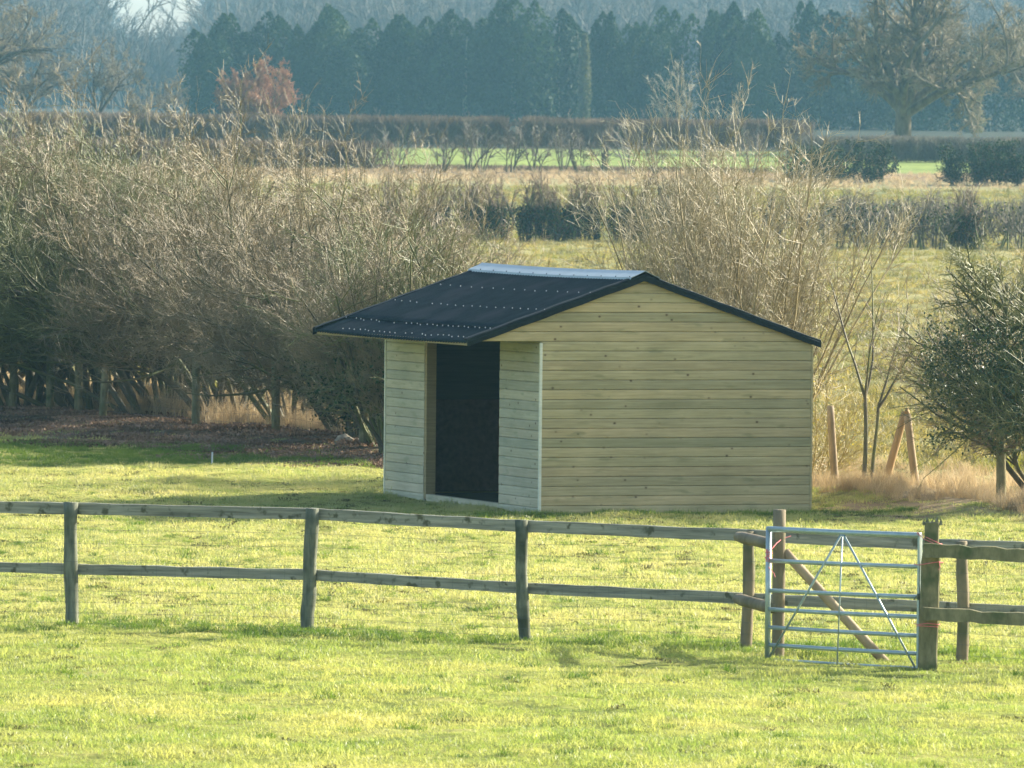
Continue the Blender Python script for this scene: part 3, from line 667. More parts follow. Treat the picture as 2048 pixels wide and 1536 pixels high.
# gate
GA, GB = W(1541, 71.0), W(1844, 69.83)
gate = empty('field_gate', GA, 0, 'narrow galvanised metal gate tied between two wooden posts', 'gate')
gx = (GB - GA); gx.z = GB.z - GA.z
def gpt(t, h, dy=0): return gx * t + Vector((0, dy, h))
hl = [1.165, .885, .62, .452, .292, .135, .008]; hr = [1.162, .888, .624, .450, .284, .127, .0]
mb = MB(); mb.tube([gpt(0, -.005), gpt(0, 1.185)], .0255, 12); mb.tube([gpt(0, 1.185), gpt(0, 1.19)], [.0255, .012], 12); mb.build('hinge_stile', M['galv'], gate, smooth=True)
mb = MB(); mb.box(-.011, .011, -.02, .02, 0, 1.17); o = mb.build('latch_stile', M['galv'], gate, loc=gx); o.rotation_euler = (0, 0, math.atan2(gx.y, gx.x))
for i, (a, b_) in enumerate(zip(hl, hr)):
    r = .026 if i == 0 else (.019 if i < 6 else .012); mb = MB()
    mb.tube([gpt(t, a * (1 - t) + b_ * t - (.004 * math.sin(math.pi * t))) for t in np.linspace(0.0, 1.0, 6)], r, 10, cap=True); mb.build('bar', M['galv'], gate, smooth=True)
for (t0, h0, t1, h1, r) in ((.485, 1.15, .01, .02, .010), (.495, 1.15, .975, .01, .010), (.49, 1.15, .465, .0, .007)):
    mb = MB(); mb.tube([gpt(t0, h0, -.02), gpt((t0 + t1) / 2, (h0 + h1) / 2, -.024), gpt(t1, h1, -.02)], r, 6); mb.build('brace', M['galv'], gate, smooth=True)
mb = MB(); mb.box(-.02, .02, -.035, .02, .60, .655); mb.tube([(0, -.04, .63), (-.03, -.06, .63), (-.05, -.05, .60)], .007, 6); o = mb.build('latch', M['old_wood'], gate, loc=gx)
# twine ties
def loop(c, rx, ry, n_=14, tilt=0.0, ph=0): return [Vector(c) + Vector((rx * math.cos(t + ph), ry * math.sin(t + ph), tilt * math.cos(t + ph))) for t in np.linspace(0, 2 * math.pi, n_)]
def twine(label, c, lines):
    mb = MB()
    for l in lines: mb.tube([Vector(p) for p in l], .0035, 5)
    o = mb.build('baling_twine', M['twine'], None, loc=c); tag(o, label, 'twine', 'pink baling twine ties on the gate'); return o
tc_ = GA + Vector((0, 0, .93))
knot = [(rng.uniform(-.03, .035), -.03 + rng.uniform(-.01, .01), rng.uniform(-.12, .06)) for _ in range(9)]
twine('tangled pink twine knotted round the left end of the metal gate', tc_, [loop((0, 0, .03), .032, .032), loop((0, 0, .0), .034, .034, tilt=.02), loop((0, 0, -.04), .032, .032, tilt=-.02), knot,
      [(.02, -.03, .05), (.07, .1, .10), (.12, .26, .13), (.21, .33, .16)], [(0, -.03, -.1), (.05, -.035, -.16), (.06, -.035, -.19)]])
pc = Vector((gp.x, gp.y, gp.z))
twine('pink twine stretched from the top corner of the gate to the square post', pc + Vector((0, 0, 1.14)), [[(-.10, .03, .06), (-.02, -.08, .02), (.09, -.085, -.03), (.12, .0, -.04)], [(-.10, .03, .05), (-.03, -.078, .0), (.09, -.085, -.05)]])
twine('pink twine loop round the square post just below its upper rail', pc + Vector((0, 0, .92)), [[(-.12, .04, .0), (-.09, -.08, .0), (.0, -.082, .015), (.09, -.08, .03), (.13, .0, .02), (.08, .085, .0), (-.08, .08, .0)], [(.09, -.08, .03), (.10, -.085, -.02), (.085, -.085, -.04)]])
twine('pink twine loop low on the square post below its lower rail', pc + Vector((0, 0, .40)), [[(-.12, .04, .0), (-.09, -.08, .0), (.0, -.082, .012), (.09, -.08, .0), (.11, .0, .0), (.08, .085, .0), (-.08, .08, .0)], [(-.1, .0, -.02), (-.08, -.085, -.01), (.09, -.08, -.02)]])

# ------------------------------------------------------------------ stock fence under the hedge, leaning posts
HP = [(-60, 131.5, .95, 0), (25, 131, .9, .02), (100, 130.0, .9, 0), (157, 129.3, .95, 0), (205, 127.2, .80, .05), (392, 124.2, 1.12, 0), (553, 121.2, 1.22, -.02), (727, 116.8, 1.15, .03)]
sf = empty('stock_fence', W(392, 124.2), 0, 'green mossy posts with slack wire netting standing under the bare hedge', 'fence'); so = Vector(sf.location)
for px, D, h, ln in HP:
    b_ = W(px, D) - so; mb = MB(); mb.tube([b_ + Vector((ln * t, 0, -.1 + (h + .1) * t)) for t in np.linspace(0, 1, 5)], [.068, .066, .065, .064, .060], 9, jit=.05, rng=rng); mb.build('post', M['green_wood'], sf, smooth=True)
netting(sf, so, [W(p[0], p[1]) for p in HP], [.1, .25, .42, .6, .8], .3, M['wire'], .002, .8)
for (px, D, h, lx, mm, lab, nm) in ((1674, 104.9, 1.07, -.085, 'new_wood', 'leaning round fence post nearest the shelter rear corner', 'fence_post'),
                            (1766, 105.6, 1.02, .30, 'orange_wood', 'orange brown prop leaning right against a fence post', 'fence_post'),
                            (1838, 105.2, 1.02, -.15, 'new_wood', 'pale round fence post leaning left with an orange prop against it', 'fence_post')):
    mb = MB(); mb.tube([(lx * t, (.03 if mm == 'orange_wood' else 0) * t, -.1 + (h + .1) * t) for t in np.linspace(0, 1, 6)], [.052, .052, .051, .050, .049, .048], 10, jit=.03, rng=rng)
    if mm == 'orange_wood': mb.tube([(lx - .01, .02, h - .05), (lx + .03, 0, h + .02), (lx + .05, -.02, h - .04)], [.03, .045, .02], 6)
    o = mb.build(nm, M[mm], None, smooth=True, loc=W(px, D)); tag(o, lab, 'post', 'old leaning posts right of the shelter')
# stones and small marker under the hedge
M['stone'] = simple_noise_mat('stone', (.22, .19, .13), (.42, .38, .28), 9, .9, .2, bump=.8)
def stone(px, D, s, lab):
    bpy_me = bpy.data.meshes.new('stone'); import bmesh; bm = bmesh.new(); bmesh.ops.create_icosphere(bm, subdivisions=3, radius=1)
    for v in bm.verts:
        q = v.co.copy(); k = 1 + .45 * float(vnoise(q.x * 1.7 + px, q.y * 1.7 + q.z)) + .2 * float(vnoise(q.x * 4 + 9, q.z * 4 + px)); v.co = Vector((q.x * s * 1.25, q.y * s, q.z * s * .8)) * k
    bm.to_mesh(bpy_me); bm.free(); bpy_me.materials.append(M['stone']); o = link('stone', bpy_me, None, W(px, D, s * .35)); tag(o, lab, 'stone', 'stones under the hedge'); return o
stone(690, 117.6, .12, 'pale lumpy stone under the hedge left of the shelter')
stone(718, 117.6, .055, 'small white stone beside the larger lumpy one')
mb = MB(); mb.tube([(0, 0, -.03), (.005, 0, .2)], .012, 6); M['white'] = simple_noise_mat('white_plastic', (.6, .65, .62), (.7, .75, .7), 9, .5)
tag(mb.build('marker_peg', M['white'], None, loc=W(425, 113.2)), 'thin short whitish peg at the edge of the hedge shadow', 'peg')

# ------------------------------------------------------------------ shrubs and trees
def build_plant(name, rng, stems, levels, split, m_stem, m_twig, sides=(5, 4, 3, 3, 3), leaves=None, zmin=None):
    """returns list of (part name, mesh)"""
    P, D, L, Rr = stems; lv = grow(rng, P, D, L, Rr, levels)
    if zmin: lv = lv[:1] + [(p[k], r[k]) for p, r in lv[1:] for k in [p[:, :, 2].min(1) > zmin * (1 + .25 * np.sin(3 * p[:, 0, 0]))]]
    v1 = [tubes([l], sides[i]) for i, l in enumerate(lv[:split])]; V = np.concatenate([v for v, q in v1]); o = 0; Q = []
    for v, q in v1: Q.append(q + o); o += len(v)
    parts = [('stems', fast_mesh(name + '_stems', V, np.concatenate(Q), m_stem, True))]
    V, Q = tubes(lv[split:], 3); parts.append(('twigs', fast_mesh(name + '_twigs', V, Q, m_twig)))
    if leaves:
        nl, size, lo, m_ = leaves
        allp = np.concatenate([p.reshape(-1, 3) for p, r in lv[max(1, split - 1):]]); allp = allp[(allp[:, 2] < lo[1]) & (allp[:, 2] > lo[0])]
        c = allp[rng.randint(0, len(allp), nl)] + rng.normal(0, size * 1.6, (nl, 3)); v, q = leaf_quads(rng, c, np.full(nl, size)); parts.append(('leaves', fast_mesh(name + '_leaves', v, q, m_)))
    return parts
def place(parts, name, loc, rz, sc, label, cat, group=None, rename=None):
    o = empty(name, loc, rz, label, cat, group); o.scale = sc if hasattr(sc, '__len__') else (sc, sc, sc)
    for pn, me in parts: link((rename or {}).get(pn, pn), me, o)
    return o
def stems(rng, n, spread, L, Rad, lean, bias=(0, 0, 0), fan=.5):
    a = rng.uniform(0, 2 * np.pi, n); r = spread * np.sqrt(rng.rand(n)); P = np.stack([r * np.cos(a), r * np.sin(a), -.08 * np.ones(n)], -1)
    D = unit(np.stack([np.cos(a) * fan * rng.rand(n), np.sin(a) * fan * rng.rand(n), np.ones(n)], -1) + np.asarray(bias))
    return P, D, L * rng.uniform(.75, 1.15, n), Rad * rng.uniform(.6, 1.2, n)
def haw(seed, bias, up, trop1):
    rg = np.random.RandomState(seed)
    lv = [dict(k=8, wander=.13, trop=trop1, tip=.30, n=11, t0=.30, ang=.80, ratio=.55, rr=.55),
          dict(k=6, wander=.16, trop=(bias[0] * .10, 0, up), tip=.3, n=10, t0=.15, ang=.75, ratio=.60, rr=.6),
          dict(k=5, wander=.16, trop=(bias[0] * .06, 0, up * 1.3), tip=.35, n=6.4, t0=.1, ang=.7, ratio=.55, rr=.65, rmin=.0038),
          dict(k=4, wander=.15, trop=(0, 0, up * 1.3), tip=.45, n=1.6, t0=.1, ang=.6, ratio=.6, rr=.8, rmin=.003),
          dict(k=2, wander=.1, trop=(0, 0, .05), tip=.5)]
    return rg, lv
rg, lv = haw(21, (-1, 0, 0), .03, (-.10, 0, .0))
hawA = build_plant('hawthorn', rg, stems(rg, 15, .35, 3.5, .055, 0, (-.3, 0, 0), .7), lv, 2, M['bark'], M['twig_olive'], zmin=.72)
rg, lv = haw(22, (-.4, 0, 0), .06, (-.03, 0, .02))
hawB = build_plant('hawthorn', rg, stems(rg, 14, .30, 3.3, .05, 0, (0, 0, 0), .85), lv, 2, M['bark'], M['twig_brown'], zmin=.65)
rg, lv = haw(23, (-.6, 0, 0), .05, (-.06, 0, .0))
hawC = build_plant('hawthorn', rg, stems(rg, 13, .30, 3.2, .05, 0, (-.2, 0, 0), 1.0), lv, 2, M['bark'], M['twig_brown'], zmin=.6)
# upright whippy shoots
def whips(seed, n, spread, L, m_):
    rg = np.random.RandomState(seed); lv = [dict(k=9, wander=.07, trop=(0, 0, .05), tip=.25, n=9, t0=.3, ang=.5, ratio=.28, rr=.55), dict(k=4, wander=.12, trop=(0, 0, .06), tip=.4, n=3, t0=.1, ang=.6, ratio=.4, rr=.7), dict(k=2, wander=.1, tip=.5)]
    return build_plant('tall_shoots', rg, stems(rg, n, spread, L, .022, 0, (0, 0, 0), .35), lv, 1, M['twig_brown'], m_)
whipA = whips(31, 16, .8, 4.6, M['twig_pale'])
G1 = 'bare hawthorns of the hedge left of the shelter'
rows = [(-110, 131.0, hawA, 1.18, 0.0, 'leafless olive hawthorn cut by the left edge of the picture'),
        (50, 130.0, hawB, 1.20, 2.0, 'bare hawthorn with dark trunks at the left end of the hedge'),
        (185, 129.0, hawA, 1.22, .25, 'bare hawthorn behind the short mossy post, second large one from the left'),
        (315, 127.0, hawA, 1.12, -.35, 'bare hawthorn with a long limb arching left, just left of the tall green post'),
        (455, 125.0, hawC, 1.15, .4, 'spreading bare hawthorn between the two tall green posts'),
        (600, 122.5, hawB, 1.05, 4.4, 'bare brown hawthorn right of the second tall green post'),
        (705, 119.3, hawC, 1.03, -.2, 'dense low branched hawthorn beside the shelter front'),
        (765, 118.8, hawB, .80, 1.1, 'smaller bare hawthorn partly hidden by the shelter front'), (790, 113.0, hawC, .78, 2.6, 'bare hawthorn crown rising above the roof slope at the end of the hedge'), (770, 114.6, hawB, .82, 5.3, 'added second hawthorn crown above the roof corner, thickening the hedge shadow')]  # last entry is a second crown added to close gaps in the shadow
for px, D, v, s, rz, lab in rows: place(v, 'hawthorn', W(px, D + 2.2, -.05), rz, (s, s, s), lab, 'shrub', G1)
rows = [(-40, 137, hawB, 1.18, 3.0, 'taller hawthorn crown rising at the far left behind the front row'), (120, 136, hawC, 1.20, .5, 'pale topped hawthorn in the back row, second from the left'),
        (265, 134.5, hawB, 1.17, 5.1, 'back row hawthorn with its crown above the short mossy post'), (400, 133, hawB, 1.13, 1.4, 'back row hawthorn with its crown above the tall green post'),
        (545, 130.5, hawA, 1.08, .1, 'back row hawthorn with its crown just left of the roof eave'), (665, 128, hawB, 1.0, .7, 'back row hawthorn with upright shoots above the eave corner')]
for px, D, v, s, rz, lab in rows: place(v, 'hawthorn', W(px, D + 2.2, -.05), rz, (s, s, s), lab, 'shrub', G1)
rg = np.random.RandomState(25)
thicket = build_plant('thicket', rg, stems(rg, 34, .55, 2.6, .028, 0, (0, 0, 0), .3), [dict(k=7, wander=.1, trop=(0, 0, .02), tip=.3, n=11, t0=.1, ang=.8, ratio=.38, rr=.55), dict(k=4, wander=.16, tip=.4, n=8, t0=.1, ang=.7, ratio=.5, rr=.7, rmin=.004), dict(k=3, wander=.14, tip=.5, n=2, ratio=.6), dict(k=2, wander=.1, tip=.5)],
                      1, M['bark'], M['twig_olive'], leaves=(5000, .026, (.1, 1.3), M['ivy']))
place(thicket, 'thicket', W(762, 119.2), 0, (1.0, 1.0, 1.0), 'dark tangled thicket against the front edge of the shelter', 'shrub', G1)
place(thicket, 'thicket', W(835, 115.6), 2.0, (1.1, 1.1, 1.15), 'added dark tangled thicket behind the shelter, blocking sun for the hedge shadow', 'shrub', G1)  # hidden thicket added to block sun and deepen the hedge shadow
for px, D, s, rz, lab in ((620, 124, 1.06, .3, 'tall thin pale shoots standing above the hedge left of the roof'), (400, 130, 1.0, 2.3, 'tall thin pale shoots above the middle of the left hedge'),
                     (740, 123, .88, 4.0, 'tall thin pale shoots above the right end of the left hedge'), (210, 133, 1.0, 1.3, 'tall thin pale shoots above the left part of the hedge')):
    place(whipA, 'tall_shoots', W(px, D), rz, (.8, .8, s), lab, 'shrub', 'whippy upright shoots in the hedge')
# the big multi-stem shrub behind the shelter
rg = np.random.RandomState(41)
lv = [dict(k=9, wander=.05, trop=(0, 0, .02), tip=.28, n=11, t0=.2, ang=.42, ratio=.42, rr=.5), dict(k=5, wander=.12, trop=(0, 0, .05), tip=.35, n=8, t0=.15, ang=.6, ratio=.5, rr=.65, rmin=.004),
      dict(k=4, wander=.14, trop=(0, 0, .05), tip=.45, n=3.6, t0=.1, ang=.7, ratio=.55, rr=.7, rmin=.0032), dict(k=2, wander=.1, tip=.5)]
st = stems(rg, 62, .75, 4.0, .03, 0, (-.03, 0, 0), .56)
bigS = build_plant('multi_stem_shrub', rg, st, lv, 1, simple_noise_mat('golden_stem', (.16, .13, .06), (.34, .28, .14), 2, .5, .5), M['twig_pale'], sides=(4, 3, 3))
place(bigS, 'multi_stem_shrub', W(1462, 109.5), 0, 1.0, 'big leafless shrub of many upright pale stems behind the shelter gable', 'shrub')
place(whipA, 'tall_shoots', W(1400, 110.5), 1.0, (.42, .42, 1.08), 'tall bare shoots rising highest behind the shelter ridge', 'shrub', 'whippy upright shoots in the hedge')
place(whipA, 'tall_shoots', W(1560, 110.5), 2.0, (.35, .35, .88), 'bare shoots standing above the right part of the big shrub', 'shrub', 'whippy upright shoots in the hedge')
# low twiggy growth at the shelter rear corner
rg = np.random.RandomState(43); lv2 = [dict(k=6, wander=.16, trop=(0, 0, .02), tip=.3, n=9, t0=.1, ang=.8, ratio=.5, rr=.6), dict(k=4, wander=.15, trop=(0, 0, .03), tip=.4, n=6, t0=.1, ang=.7, ratio=.5, rr=.7, rmin=.003), dict(k=2, wander=.1, tip=.5)]
yb = build_plant('yellow_shrub', rg, stems(rg, 26, .3, 2.0, .016, 0, (.1, 0, 0), .7), lv2, 1, simple_noise_mat('yellow_stem', (.30, .22, .05), (.50, .38, .10), 2, .5, .5), simple_noise_mat('yellow_twig', (.30, .24, .07), (.50, .42, .16), 2, .45, .5), leaves=(900, .018, (.2, 2.2), leaf_mat('yellow_bud', (.35, .30, .04), (.55, .45, .08), .4, .6)))
place(yb, 'yellow_shrub', W(1622, 108.6), 0, .78, 'yellow stemmed bush peeping out behind the rear corner of the shelter', 'shrub')
# sapling with two trunks
rg = np.random.RandomState(47)
P = np.array([[0, 0, -.05], [.10, .06, -.05]]); D = unit(np.array([[.11, 0, 1], [.09, 0, 1.]])); 
trunk = polylines(rg, P, D, np.array([1.25, 1.12]), np.array([.036, .028]), 6, .03, (0, 0, .02), .8)
ends = trunk[0][:, -1]
P2 = np.array([ends[0], ends[0], ends[0], ends[1], ends[1]]); D2 = unit(np.array([[-.28, 0, 1], [.30, .1, 1], [.05, -.2, 1], [.62, 0, 1], [.28, .2, 1.]]))
lv = [dict(k=8, wander=.06, trop=(0, 0, .02), tip=.3, n=7, t0=.2, ang=.5, ratio=.4, rr=.5), dict(k=4, wander=.1, trop=(0, 0, .04), tip=.4, n=3.2, t0=.1, ang=.6, ratio=.5, rr=.7, rmin=.003), dict(k=3, wander=.1, tip=.5)]
br = grow(rg, P2, D2, np.array([1.7, 1.9, 1.3, 1.3, 1.5]), np.full(5, .020), lv)
v1, q1 = tubes([trunk[:2]], 6); v2, q2 = tubes(br[:1], 4); sap = [('trunk', fast_mesh('sapling_trunk', v1, q1, M['bark'], True)), ('branches', fast_mesh('sapling_branches', np.concatenate([v2]), q2, M['bark'])), ('twigs', fast_mesh('sapling_twigs', *tubes(br[1:], 3), M['twig_brown']))]
place(sap, 'sapling', W(1728, 107.4), 0, 1.0, 'thin bare sapling with two trunks between the leaning posts', 'tree')
# dark holly-like tree at the right edge
rg = np.random.RandomState(51)
tr = polylines(rg, np.array([[0, 0, -.1]]), np.array([[0, 0, 1.]]), np.array([3.4]), np.array([.085]), 8, .03, (.01, 0, .03), .4)
PP = tr[0][0]; nb = 46; t = rg.uniform(1.6, 6.9, nb); i = t.astype(int); P2 = PP[i] + (PP[i + 1] - PP[i]) * (t - i)[:, None]; aa = rg.uniform(0, 2 * np.pi, nb)
D2 = unit(np.stack([np.cos(aa), np.sin(aa), .12 + .10 * t + 0 * aa], -1)); LL = 2.05 * np.clip(1.25 - .105 * t, .45, 1.2) * rg.uniform(.7, 1.1, nb)
lv = [dict(k=6, wander=.10, trop=(0, 0, .04), tip=.3, n=10, t0=.15, ang=.75, ratio=.5, rr=.55), dict(k=4, wander=.15, trop=(0, 0, .03), tip=.4, n=7, t0=.1, ang=.7, ratio=.5, rr=.7, rmin=.0035), dict(k=3, wander=.1, tip=.5, n=1.2, ratio=.6, t0=.2), dict(k=2, wander=.1, tip=.5)]
br = grow(rg, P2, D2, LL, np.full(nb, .028), lv)
allp = np.concatenate([p.reshape(-1, 3) for p, r in br[1:3]]); inner = (np.abs(allp[:, 2] - 1.75) < .95) & (np.hypot(allp[:, 0] - .25, allp[:, 1]) < 1.55); allp = allp[inner]; c = allp[rg.randint(0, len(allp), 11000)] + rg.normal(0, .07, (11000, 3))
hol = [('trunk', fast_mesh('dark_tree_trunk', *tubes([tr[:2]], 8), M['green_wood'], True)), ('branches', fast_mesh('dark_tree_branches', *tubes(br[:1], 4), M['bark'], True)), ('twigs', fast_mesh('dark_tree_twigs', *tubes(br[1:], 3), M['twig_olive'])),
       ('leaves', fast_mesh('dark_tree_leaves', *leaf_quads(rg, c, np.full(len(c), .026)), M['holly']))]
place(hol, 'evergreen_tree', W(2005, 100.6), 0, (.80, .80, .84), 'dark leafy tree with a green trunk at the right edge of the picture', 'tree')
place(hol, 'evergreen_tree', W(2155, 99.8), 2.2, .84, 'dark leafy tree crowding in behind the green trunked one, mostly cut off', 'tree')
place(hawB, 'hawthorn', W(2110, 103.5, -.05), .4, .80, 'bare pale topped hawthorn behind the dark tree at the right edge', 'shrub')

# ---- middle distance
def mid_shrub(seed, n, L, spread, fan, leaves, m_t, ang=.6, t0=.25):
    rg = np.random.RandomState(seed); lv = [dict(k=6, wander=.12, trop=(0, 0, .02), tip=.35, n=8, t0=t0, ang=ang, ratio=.45, rr=.6), dict(k=4, wander=.15, trop=(0, 0, .03), tip=.4, n=7, t0=.1, ang=.7, ratio=.5, rr=.7, rmin=.008), dict(k=2, wander=.1, tip=.5)]
    return build_plant('field_shrub', rg, stems(rg, n, spread, L, .05, 0, (0, 0, 0), fan), lv, 1, M['bark'], m_t, sides=(4, 3, 3), leaves=leaves)
ivyS = [mid_shrub(61 + i, 16, 2.15, .65, .15, (3000, .05, (0, 1.25), M['ivy']), M['twig_hedge'], .45, .02) for i in range(2)]
thinS = [mid_shrub(71 + i, 7, 1.9, .7, .35, (150, .06, (.5, 1.6), M['ivy']), M['twig_grey']) for i in range(2)]
vS = [mid_shrub(81 + i, 6, 2.5, .25, .6, None, M['twig_grey'], .65) for i in range(3)]
bushIvy = [mid_shrub(91 + i, 12, 2.0, .8, .9, (7000, .055, (.15, 2.3), M['ivy']), M['twig_hedge'], .8, .08) for i in range(2)]
lowR = np.random.RandomState(5)
i = 0
for px, wv, lab in ((790, .9, 'ivy clad hedge shrub behind the right end of the left hedge'), (870, .85, 'brownish hedge shrub left of the widest gap'), (935, 1.0, 'dark ivy clad shrub left of the green gap in the middle hedge'), (985, .8, 'slim ivy stems bordering the left side of the gap'),
                (1062, .9, 'dark ivy shrub right of the green gap'), (1115, 1.0, 'dark ivy shrub second right of the gap'), (1170, 1.0, 'dark ivy shrub third right of the gap, in the middle hedge'),
                (1255, .95, 'dark ivy clump left of the tall bare shoots'), (1320, 1.0, 'dark ivy clump behind the tall bare shoots'), (1385, .95, 'ivy clump seen through the big bare shrub')):
    place(ivyS[i % 2], 'hedge_shrub', W(px, 298 + lowR.uniform(-1, 1)), lowR.uniform(0, 6), (wv * .9, wv * .9, .98), lab, 'shrub', 'ivy shrubs of the middle hedge'); i += 1
for px, lab in ((1500, 'thin bare hedge shrub seen through the big shrub'), (1580, 'thin bare hedge shrub at the right side of the big shrub'), (1660, 'thin hedge shrub just right of the big shrub'), (1740, 'thin hedge shrub above the sapling'),
                (1805, 'thin dark stemmed hedge shrub standing nearly alone'), (1870, 'thin hedge shrub left of the square ivy clump'), (1975, 'thin hedge shrub near the right edge'), (2045, 'thin hedge shrub at the right edge')):
    place(thinS[i % 2], 'hedge_shrub', W(px, 290 + lowR.uniform(-1, 1)), lowR.uniform(0, 6), (1.05, 1.05, 1.0), lab, 'shrub', 'thin shrubs of the middle hedge'); i += 1
place(ivyS[0], 'hedge_shrub', W(1925, 290), 1, (.8, .8, .95), 'square dark ivy clump in the middle hedge at the right', 'shrub', 'ivy shrubs of the middle hedge')
G2 = 'bare bushes on the bank behind the middle hedge'
for j, (px, s, lab) in enumerate(((790, 1.0, 'dark bush at the left end of the bank bushes'), (880, .9, 'thin two stemmed bush left on the bank'), (935, 1.05, 'forked bare bush with thick stems on the bank'), (958, .95, 'dense forked bush standing beside the thick stemmed one'), (1018, 1.0, 'leaning bushy thorn on the bank in the middle'),
                (1070, .95, 'short bare bush right of the leaning thorn'), (1120, 1.0, 'very thin bare bush over the bright green field'), (1155, .95, 'curved bare bush leaning right on the bank'), (1205, 1.0, 'straight stemmed bush on the bank'), (1255, 1.05, 'dense dark stemmed bush behind the tall shoots'), (1310, .9, 'bare bush seen behind the big shrub top'), (1400, 1, 'bare bank bush hidden by the tall shoots'), (1500, 1, 'bare bank bush above the big shrub'))):
    place(vS[j % 3], 'bank_bush', W(px, 420), lowR.uniform(0, 6), (s * .95, s * .95, s * .95), lab, 'shrub', G2)
for j, (px, D, s, lab) in enumerate(((1600, 405, .8, 'dark ivy bush right of the big shrub top'), (1665, 405, .82, 'round dark ivy bush left of the oak trunk'), (1735, 404, .92, 'wide dark ivy bush below the oak trunk'), (1930, 400, .92, 'dark ivy bush right of the oak with a ragged top'), (1990, 400, .98, 'large dark ivy bush near the right edge'), (2060, 400, .98, 'large dark ivy bush at the right edge'))):
    place(bushIvy[j % 2], 'ivy_bush', W(px, D), lowR.uniform(0, 6), s, lab, 'shrub', 'dark ivy bushes at the foot of the oak')
# trimmed hedges
def hedge_mesh(seed, x0, x1, h, dep, n, m_, gap=None, topn=.08):
    rg = np.random.RandomState(seed); px = rg.uniform(x0, x1, n); py = rg.normal(0, dep, n); z0 = rg.uniform(0, h * .75, n) 
    top = h * (1 + topn * vnoise(px * .6, px * 0)) + .05 * rg.normal(0, 1, n); L = np.clip(rg.uniform(.4, 1.1, n), 0, np.maximum(.1, top - z0))
    e_ = np.minimum(px - x0, x1 - px) / 3.0; k = rg.rand(n) < e_ * (1 + .8 * vnoise(px * 1.5, px * 0 + 4)) + .12; px, py, z0, L = px[k], py[k], z0[k], L[k]
    if gap is not None: k = ~((px > gap[0]) & (px < gap[1]) & (z0 + L > h * .62)); px, py, z0, L = px[k], py[k], z0[k], L[k]
    P = np.stack([px, py, z0], -1); D = unit(np.stack([rg.normal(0, .45, len(px)), rg.normal(0, .45, len(px)), np.ones(len(px))], -1))
    a = polylines(rg, P, D, L, np.full(len(px), .014), 3, .2, (0, 0, 0), .5); return fast_mesh('hedge', *tubes([a[:2]], 3), m_)
def hedge(px0, px1, D, h, n, m_, lab, seed, gap=None, dep=.45):
    c = W((px0 + px1) / 2, D); x0 = X(px0, D) - c.x; x1 = X(px1, D) - c.x
    g_ = (X(gap[0], D) - c.x, X(gap[1], D) - c.x) if gap else None
    o = link('trimmed_hedge', hedge_mesh(seed, x0, x1, h, dep, n, m_, g_), None, c); tag(o, lab, 'hedge'); return o
hedge(-300, 1625, 520, 2.05, 60000, M['twig_hedge'], 'long flat topped brown hedge with a notch in front of the conifers', 3, (1010, 1036))
hedge(1560, 2350, 470, 1.55, 22000, M['twig_grey'], 'low greyish hedge in front of the oak trunk', 4)
hedge(700, 1560, 424, .30, 5000, M['twig_hedge'], 'low brown scrubby growth along the bank', 5)
hedge(-250, 790, 421, 1.6, 16000, M['twig_hedge'], 'brown twiggy hedge just showing above the crowns of the bare hawthorns', 6)
hedge(1590, 2300, 293, 1.85, 2600, M['twig_grey'], 'thin see-through bare hedge crossing behind the sapling', 7, dep=.5)
# ---- oak
def big_tree(seed, h, tr_r, m_b, m_t, fan, nb=9, dens=1.0, trunk_h=.28, split=3, up=.03, ang=.75):
    rg = np.random.RandomState(seed); tp = polylines(rg, np.array([[0, 0, -.3]]), np.array([[0, 0, 1.]]), np.array([h * trunk_h]), np.array([tr_r]), 6, .04, (0, 0, .05), .8)
    e = tp[0][0, -1]; aa = np.linspace(0, 2 * np.pi, nb, endpoint=False) + rg.uniform(-.3, .3, nb); P = np.repeat(e[None], nb, 0) - np.array([0, 0, 1]) * rg.uniform(0, h * .05, nb)[:, None]
    D = unit(np.stack([np.cos(aa) * fan * rg.uniform(.3, 1, nb), np.sin(aa) * fan * rg.uniform(.3, 1, nb), np.ones(nb)], -1))
    lv = [dict(k=8, wander=.20, trop=(0, 0, .01), tip=.35, n=7 * dens, t0=.2, ang=ang, ratio=.52, rr=.62), dict(k=7, wander=.22, trop=(0, 0, up), tip=.35, n=7 * dens, t0=.15, ang=.8, ratio=.52, rr=.6),
          dict(k=5, wander=.2, trop=(0, 0, up), tip=.4, n=8 * dens, t0=.1, ang=.75, ratio=.5, rr=.6, rmin=.014), dict(k=3, wander=.15, tip=.5, n=7, t0=.1, ratio=.55, rr=.8, rmin=.012), dict(k=2, wander=.1, tip=.5)]
    br = grow(rg, P, D, np.full(nb, h * .62) * rg.uniform(.75, 1.1, nb), np.full(nb, tr_r * .48), lv)
    va, qa = tubes([tp[:2]], 10); flare = va[:, 2] < .6; va[flare, :2] *= 1.15
    vb = [tubes([b], 6 if k == 0 else 4) for k, b in enumerate(br[:2])]; V = np.concatenate([v for v, q in vb]); Q = np.concatenate([vb[0][1], vb[1][1] + len(vb[0][0])])
    return [('trunk', fast_mesh('tree_trunk', va, qa, m_b, True)), ('limbs', fast_mesh('tree_limbs', V, Q, m_b, True)), ('crown', fast_mesh('tree_crown', *tubes(br[2:], 3), m_t))]
M['oak_bark'] = simple_noise_mat('oak_bark', (.065, .055, .035), (.17, .145, .10), 3, .9, .15, (1, 1, .4), bump=.5)
M['oak_twig'] = simple_noise_mat('oak_twig', (.13, .11, .06), (.27, .22, .13), .4, .7, .2)
oak = big_tree(107, 16.5, .62, M['oak_bark'], M['oak_twig'], 1.0, 11, 1.1, .22, up=.05)
o = place(oak, 'oak_tree', W(1797, 500, -.3), 0.6, 1.0, 'large bare oak with crooked limbs and thick pale trunk', 'tree')
